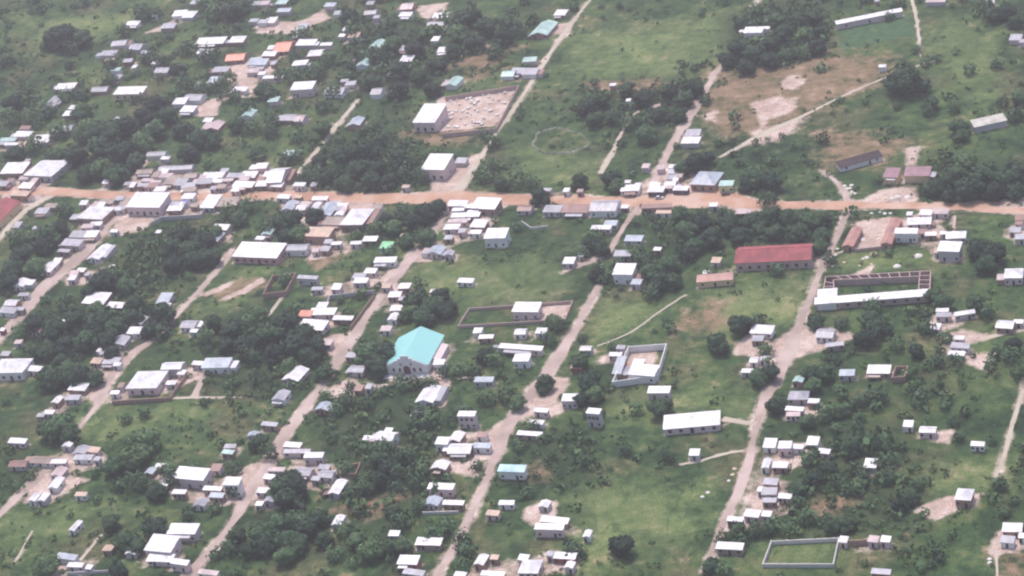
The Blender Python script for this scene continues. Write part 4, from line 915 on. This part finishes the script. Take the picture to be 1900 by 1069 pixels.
for t_, lab in (('d', 'dark small trees standing among the houses'), ('m', 'mid-green small trees standing among the houses')):
    q = [(G(a, b, 2.5), c) for a, b, c, k in rest if (k == 'd') == (t_ == 'd')]
    rr_ = np.array([c/scales(g)[0]/2*1.1 for g, c in q]); xq = np.array([g.x for g, c in q]); yq = np.array([g.y for g, c in q])
    bushes('small_trees', xq, yq, rr_, 230, LEAF[t_], lab, .10, .19, 1.25)
pick = nrng.random(len(tx)) < .30
for sel, m, lab in ((pick, LEAF['d'], 'dark thickets and small trees massed between the houses'), (~pick, LEAF['m'], 'greener thickets and small trees massed between the houses')):
    x, y = tx[sel], ty[sel]
    bushes('thicket', x, y, nrng.uniform(1.3, 3.6, len(x))*nrng.uniform(.8, 1.25, len(x)), 70, m, lab, .16, .30, 1.15)

# ---------------------------------------------------------------- ground: one sheet to the horizon
def ground_mat(nt, p):
    pos = worldpos(nt)
    at = nd(nt, 'ShaderNodeAttribute', attribute_name='soil'); a2 = nd(nt, 'ShaderNodeAttribute', attribute_name='cover')
    sp = nd(nt, 'ShaderNodeSeparateColor'); nt.links.new(at.outputs['Color'], sp.inputs[0])
    s2 = nd(nt, 'ShaderNodeSeparateColor'); nt.links.new(a2.outputs['Color'], s2.inputs[0])
    nA = noise(nt, pos, .012, 5); nB = noise(nt, pos, .06, 6, .62); nC = noise(nt, pos, .21, 6, .68); nD = noise(nt, pos, 1.6, 3, .6)
    f = mth(nt, 'ADD', mth(nt, 'MULTIPLY', nA, .30), mth(nt, 'ADD', mth(nt, 'MULTIPLY', nB, .36), mth(nt, 'MULTIPLY', nC, .34)))
    grass = ramp(nt, f, [(.41, (.014, .032, .017)), (.465, (.030, .062, .027)), (.51, (.047, .088, .035)), (.555, (.078, .115, .044)), (.61, (.128, .145, .066))])
    lush = ramp(nt, f, [(.41, (.055, .092, .038)), (.48, (.096, .142, .056)), (.54, (.142, .178, .078)), (.60, (.22, .225, .12))])
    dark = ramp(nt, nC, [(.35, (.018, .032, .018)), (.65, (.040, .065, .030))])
    nE = noise(nt, pos, .026, 5, .65)
    olive = ramp(nt, nC, [(.35, (.056, .064, .034)), (.5, (.105, .102, .056)), (.65, (.17, .155, .092))])
    base = mix(nt, ramp(nt, nE, [(.52, (0, 0, 0)), (.62, (.75, .75, .75))]), grass, olive)
    rag = mth(nt, 'MULTIPLY_ADD', nC, .6, mth(nt, 'MULTIPLY_ADD', nB, .9, -.75))
    def cut(ch, k, amt=.9):
        return mth(nt, 'MULTIPLY', mth(nt, 'SUBTRACT', mth(nt, 'MULTIPLY_ADD', rag, amt, ch), .5-.5/k), k, clamp=True)
    base = mix(nt, cut(s2.outputs[0], 1.6), base, lush)
    # garden plots along the street grid, each with growth of its own
    wob = nd(nt, 'ShaderNodeVectorMath', operation='MULTIPLY_ADD'); wn = nd(nt, 'ShaderNodeTexNoise', i_Scale=.05, i_Detail=3); nt.links.new(pos, wn.inputs['Vector'])
    nt.links.new(wn.outputs['Color'], wob.inputs[0]); wob.inputs[1].default_value = (24, 24, 0); nt.links.new(pos, wob.inputs[2])
    pb = nd(nt, 'ShaderNodeTexBrick', i_Scale=1.0); pb.inputs['Brick Width'].default_value = 31; pb.inputs['Row Height'].default_value = 44; pb.inputs['Mortar Size'].default_value = .7; pb.inputs['Mortar Smooth'].default_value = .6
    pb.inputs['Color1'].default_value = (.62, .66, .64, 1); pb.inputs['Color2'].default_value = (1.32, 1.28, 1.15, 1); pb.inputs['Mortar'].default_value = (.45, .52, .45, 1)
    nt.links.new(wob.outputs[0], pb.inputs['Vector'])
    base = mix(nt, .55, base, pb.outputs['Color'], 'MULTIPLY')
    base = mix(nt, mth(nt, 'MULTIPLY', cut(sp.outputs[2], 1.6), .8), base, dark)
    base = mix(nt, cut(s2.outputs[1], 3, .3), base, ramp(nt, nC, [(.36, (.036, .080, .042)), (.64, (.075, .140, .066))]))
    red = ramp(nt, mth(nt, 'ADD', mth(nt, 'MULTIPLY', nB, .55), mth(nt, 'MULTIPLY', nC, .45)), [(.38, (.085, .092, .045)), (.48, (.20, .14, .088)), (.55, (.27, .175, .125)), (.64, (.37, .26, .20))])
    base = mix(nt, mth(nt, 'MULTIPLY', cut(sp.outputs[1], 2.0, 2.2), .85), base, red)
    sand = ramp(nt, mth(nt, 'ADD', mth(nt, 'MULTIPLY', nB, .5), mth(nt, 'MULTIPLY', nC, .5)), [(.36, (.33, .235, .205)), (.5, (.47, .355, .32)), (.64, (.64, .53, .50))])
    base = mix(nt, cut(sp.outputs[0], 3.2, 1.0), base, sand)
    v = ramp(nt, nD, [(.34, (.52, .55, .52)), (.66, (1.36, 1.34, 1.28))])
    base = mix(nt, 1.0, base, v, 'MULTIPLY')
    bp = nd(nt, 'ShaderNodeBump', i_Strength=.7, i_Distance=.6)
    nt.links.new(mth(nt, 'ADD', mth(nt, 'MULTIPLY', nC, .8), mth(nt, 'MULTIPLY', nD, .4)), bp.inputs['Height'])
    nt.links.new(bp.outputs[0], p.inputs['Normal'])
    nt.links.new(base, p.inputs['Base Color']); p.inputs['Roughness'].default_value = .95; p.inputs['Specular IOR Level'].default_value = .15
GM = mat('ground', ground_mat)
ring_ = [150, 500, 1500, 4000, 9000]
ax = np.concatenate(([X0-k for k in ring_[::-1]], gx, [gx[-1]+k for k in ring_])); ay = np.concatenate(([Y0-k for k in ring_[::-1]], gy, [gy[-1]+k for k in ring_]))
AX, AY = np.meshgrid(ax, ay); nx, ny = len(ax), len(ay)
co_ = np.stack((AX, AY, np.zeros_like(AX)), 2).reshape(-1, 3).astype(np.float32)
idx = np.arange(nx*ny).reshape(ny, nx)
qd = np.stack((idx[:-1, :-1], idx[:-1, 1:], idx[1:, 1:], idx[1:, :-1]), 2).reshape(-1, 4).astype(np.int32)
me = bpy.data.meshes.new('ground'); me.vertices.add(nx*ny); me.vertices.foreach_set('co', co_.ravel())
me.loops.add(qd.size); me.loops.foreach_set('vertex_index', qd.ravel()); me.polygons.add(len(qd)); me.polygons.foreach_set('loop_start', np.arange(0, qd.size, 4, dtype=np.int32))
me.update(calc_edges=True); me.materials.append(GM)
K5 = len(ring_)
def put(name, chans):
    a = np.zeros((ny, nx, 4), np.float32); a[..., 3] = 1
    for c, m in enumerate(chans): a[K5:K5+NY, K5:K5+NX, c] = m
    at = me.attributes.new(name, 'FLOAT_COLOR', 'POINT'); at.data.foreach_set('color', a.ravel())
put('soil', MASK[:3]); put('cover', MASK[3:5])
tag(link('ground', me), kind='structure')

# ---------------------------------------------------------------- labels that single each thing out
LANDMARKS = [('turquoise church', 775, 650), ('long bright red roof', 1437, 472), ('tall white warehouse', 811, 300), ('walled block yard', 885, 200), ('white villa compound', 1190, 672),
 ('long white-roofed building', 1284, 782), ('unfinished courtyard building', 1622, 532), ('twin maroon-roofed wings', 1685, 322), ('rectangular pale-walled plot', 1485, 1024),
 ('lone house on sand', 1789, 918), ('right-hand bright orange roof', 529, 86), ('bright green canopy', 717, 455), ('oval stone ring', 1038, 263), ('arcaded long building', 481, 464),
 ('maroon-roofed building', 8, 392), ('big roadside hall', 274, 371), ('white pyramid roof', 87, 312), ('windowed house at left edge', 22, 679), ('hip-roofed house in yard', 273, 705),
 ('turquoise-roofed columned house', 950, 869), ('two-storey white house', 866, 768), ('walled grassy plot', 955, 582), ('cream-roofed barn', 1834, 224), ('long narrow classroom building', 1612, 32),
 ('blue-grey hip roof', 1312, 331), ('lime-walled house', 1348, 341), ('orange yard', 470, 880), ('conical hut', 201, 1017), ('white house with pink walls', 562, 159), ('ochre-ended white house', 242, 168), ('tall white house', 921, 433), ('dark brown shed row', 1594, 295)]
SECT = ['right of', 'beyond and right of', 'beyond', 'beyond and left of', 'left of', 'in front and left of', 'in front of', 'in front and right of']
ORD = ['nearest', 'second nearest', 'third nearest', 'fourth nearest', 'fifth nearest', 'sixth nearest', 'seventh nearest', 'eighth nearest']
by = {}
for t in BUILT: by.setdefault(t[1], []).append(t)
def sector(dx, dy): return int(((math.degrees(math.atan2(-dy*1.6, dx))+22.5) % 360)//45)
for desc, items in by.items():
    tbl = {}
    for li, (nm, lx, ly) in enumerate(LANDMARKS):
        for it in items:
            dx, dy = it[2]-lx, it[3]-ly; tbl.setdefault((li, sector(dx, dy)), []).append((math.hypot(dx, dy*1.6), id(it[0]), it))
    best = {}
    for (li, se), lst in tbl.items():
        lst.sort(key=lambda q: q[:2])
        for rk, (ds, _, it) in enumerate(lst[:8]):
            if ds < 3: continue
            key = (rk*60+ds, li, se, rk)
            if it[0].name not in best or key < best[it[0].name]: best[it[0].name] = key
    for it in items:
        if it[0].name not in best: it[0]['label'] = desc + ' in the village'; continue
        _, li, se, rk = best[it[0].name]
        it[0]['label'] = desc + ', ' + ORD[rk] + ' ' + SECT[se] + ' the ' + LANDMARKS[li][0]
        if len(it[0]['label'].split()) > 16: it[0]['label'] = it[0]['label'].replace('the ', '', 1)

# ---------------------------------------------------------------- light, sky, air
EL, AZ = R(66), math.atan2(-.5, .87)                   # sun beyond the village and to the left: shade falls towards the viewer's right
sdir = Vector((math.sin(AZ)*math.cos(EL), math.cos(AZ)*math.cos(EL), math.sin(EL)))
sun = bpy.data.lights.new('sun', 'SUN'); sun.energy = SUN_E; sun.angle = R(4); sun.color = (1, .915, .89)
so = bpy.data.objects.new('sun', sun); COL.objects.link(so); so.rotation_euler = sdir.to_track_quat('Z', 'Y').to_euler(); so.location = (0, 0, 300)
w = bpy.data.worlds.new('World'); sc.world = w; w.use_nodes = True
nt = w.node_tree; sky = nd(nt, 'ShaderNodeTexSky', sky_type='NISHITA', sun_disc=False, sun_elevation=EL, sun_rotation=AZ, air_density=1.0, dust_density=3.0)
nt.links.new(sky.outputs[0], nt.nodes['Background'].inputs[0]); nt.nodes['Background'].inputs[1].default_value = SKY_E
def air(nt, p):
    v = nd(nt, 'ShaderNodeVolumePrincipled'); v.inputs['Color'].default_value = HAZE_C; v.inputs['Density'].default_value = HAZE_D; v.inputs['Anisotropy'].default_value = .2
    for l in list(nt.links): nt.links.remove(l)
    nt.nodes.remove(p); nt.links.new(v.outputs[0], nt.nodes['Material Output'].inputs['Volume'])
hb = MB(); hb.box(X0-1500, X1+1500, min(Y0, CAM.y)-1500, Y1+1500, -1.5, CAM.z+40)
hz_m = mat('haze', air)
tag(link('haze', hb.mesh('haze', hz_m)), 'thin pale haze in the air over the whole village', 'haze', None, 'stuff')
sc.view_settings.view_transform = 'Standard'; sc.view_settings.look = 'None'; sc.view_settings.gamma = 1; sc.view_settings.exposure = EXPO
sc.render.engine = 'CYCLES'
sc.cycles.use_denoising = True; sc.cycles.max_bounces = 6; sc.cycles.volume_bounces = 1
sc.cycles.pixel_filter_type = 'BLACKMAN_HARRIS'; sc.cycles.filter_width = FILT
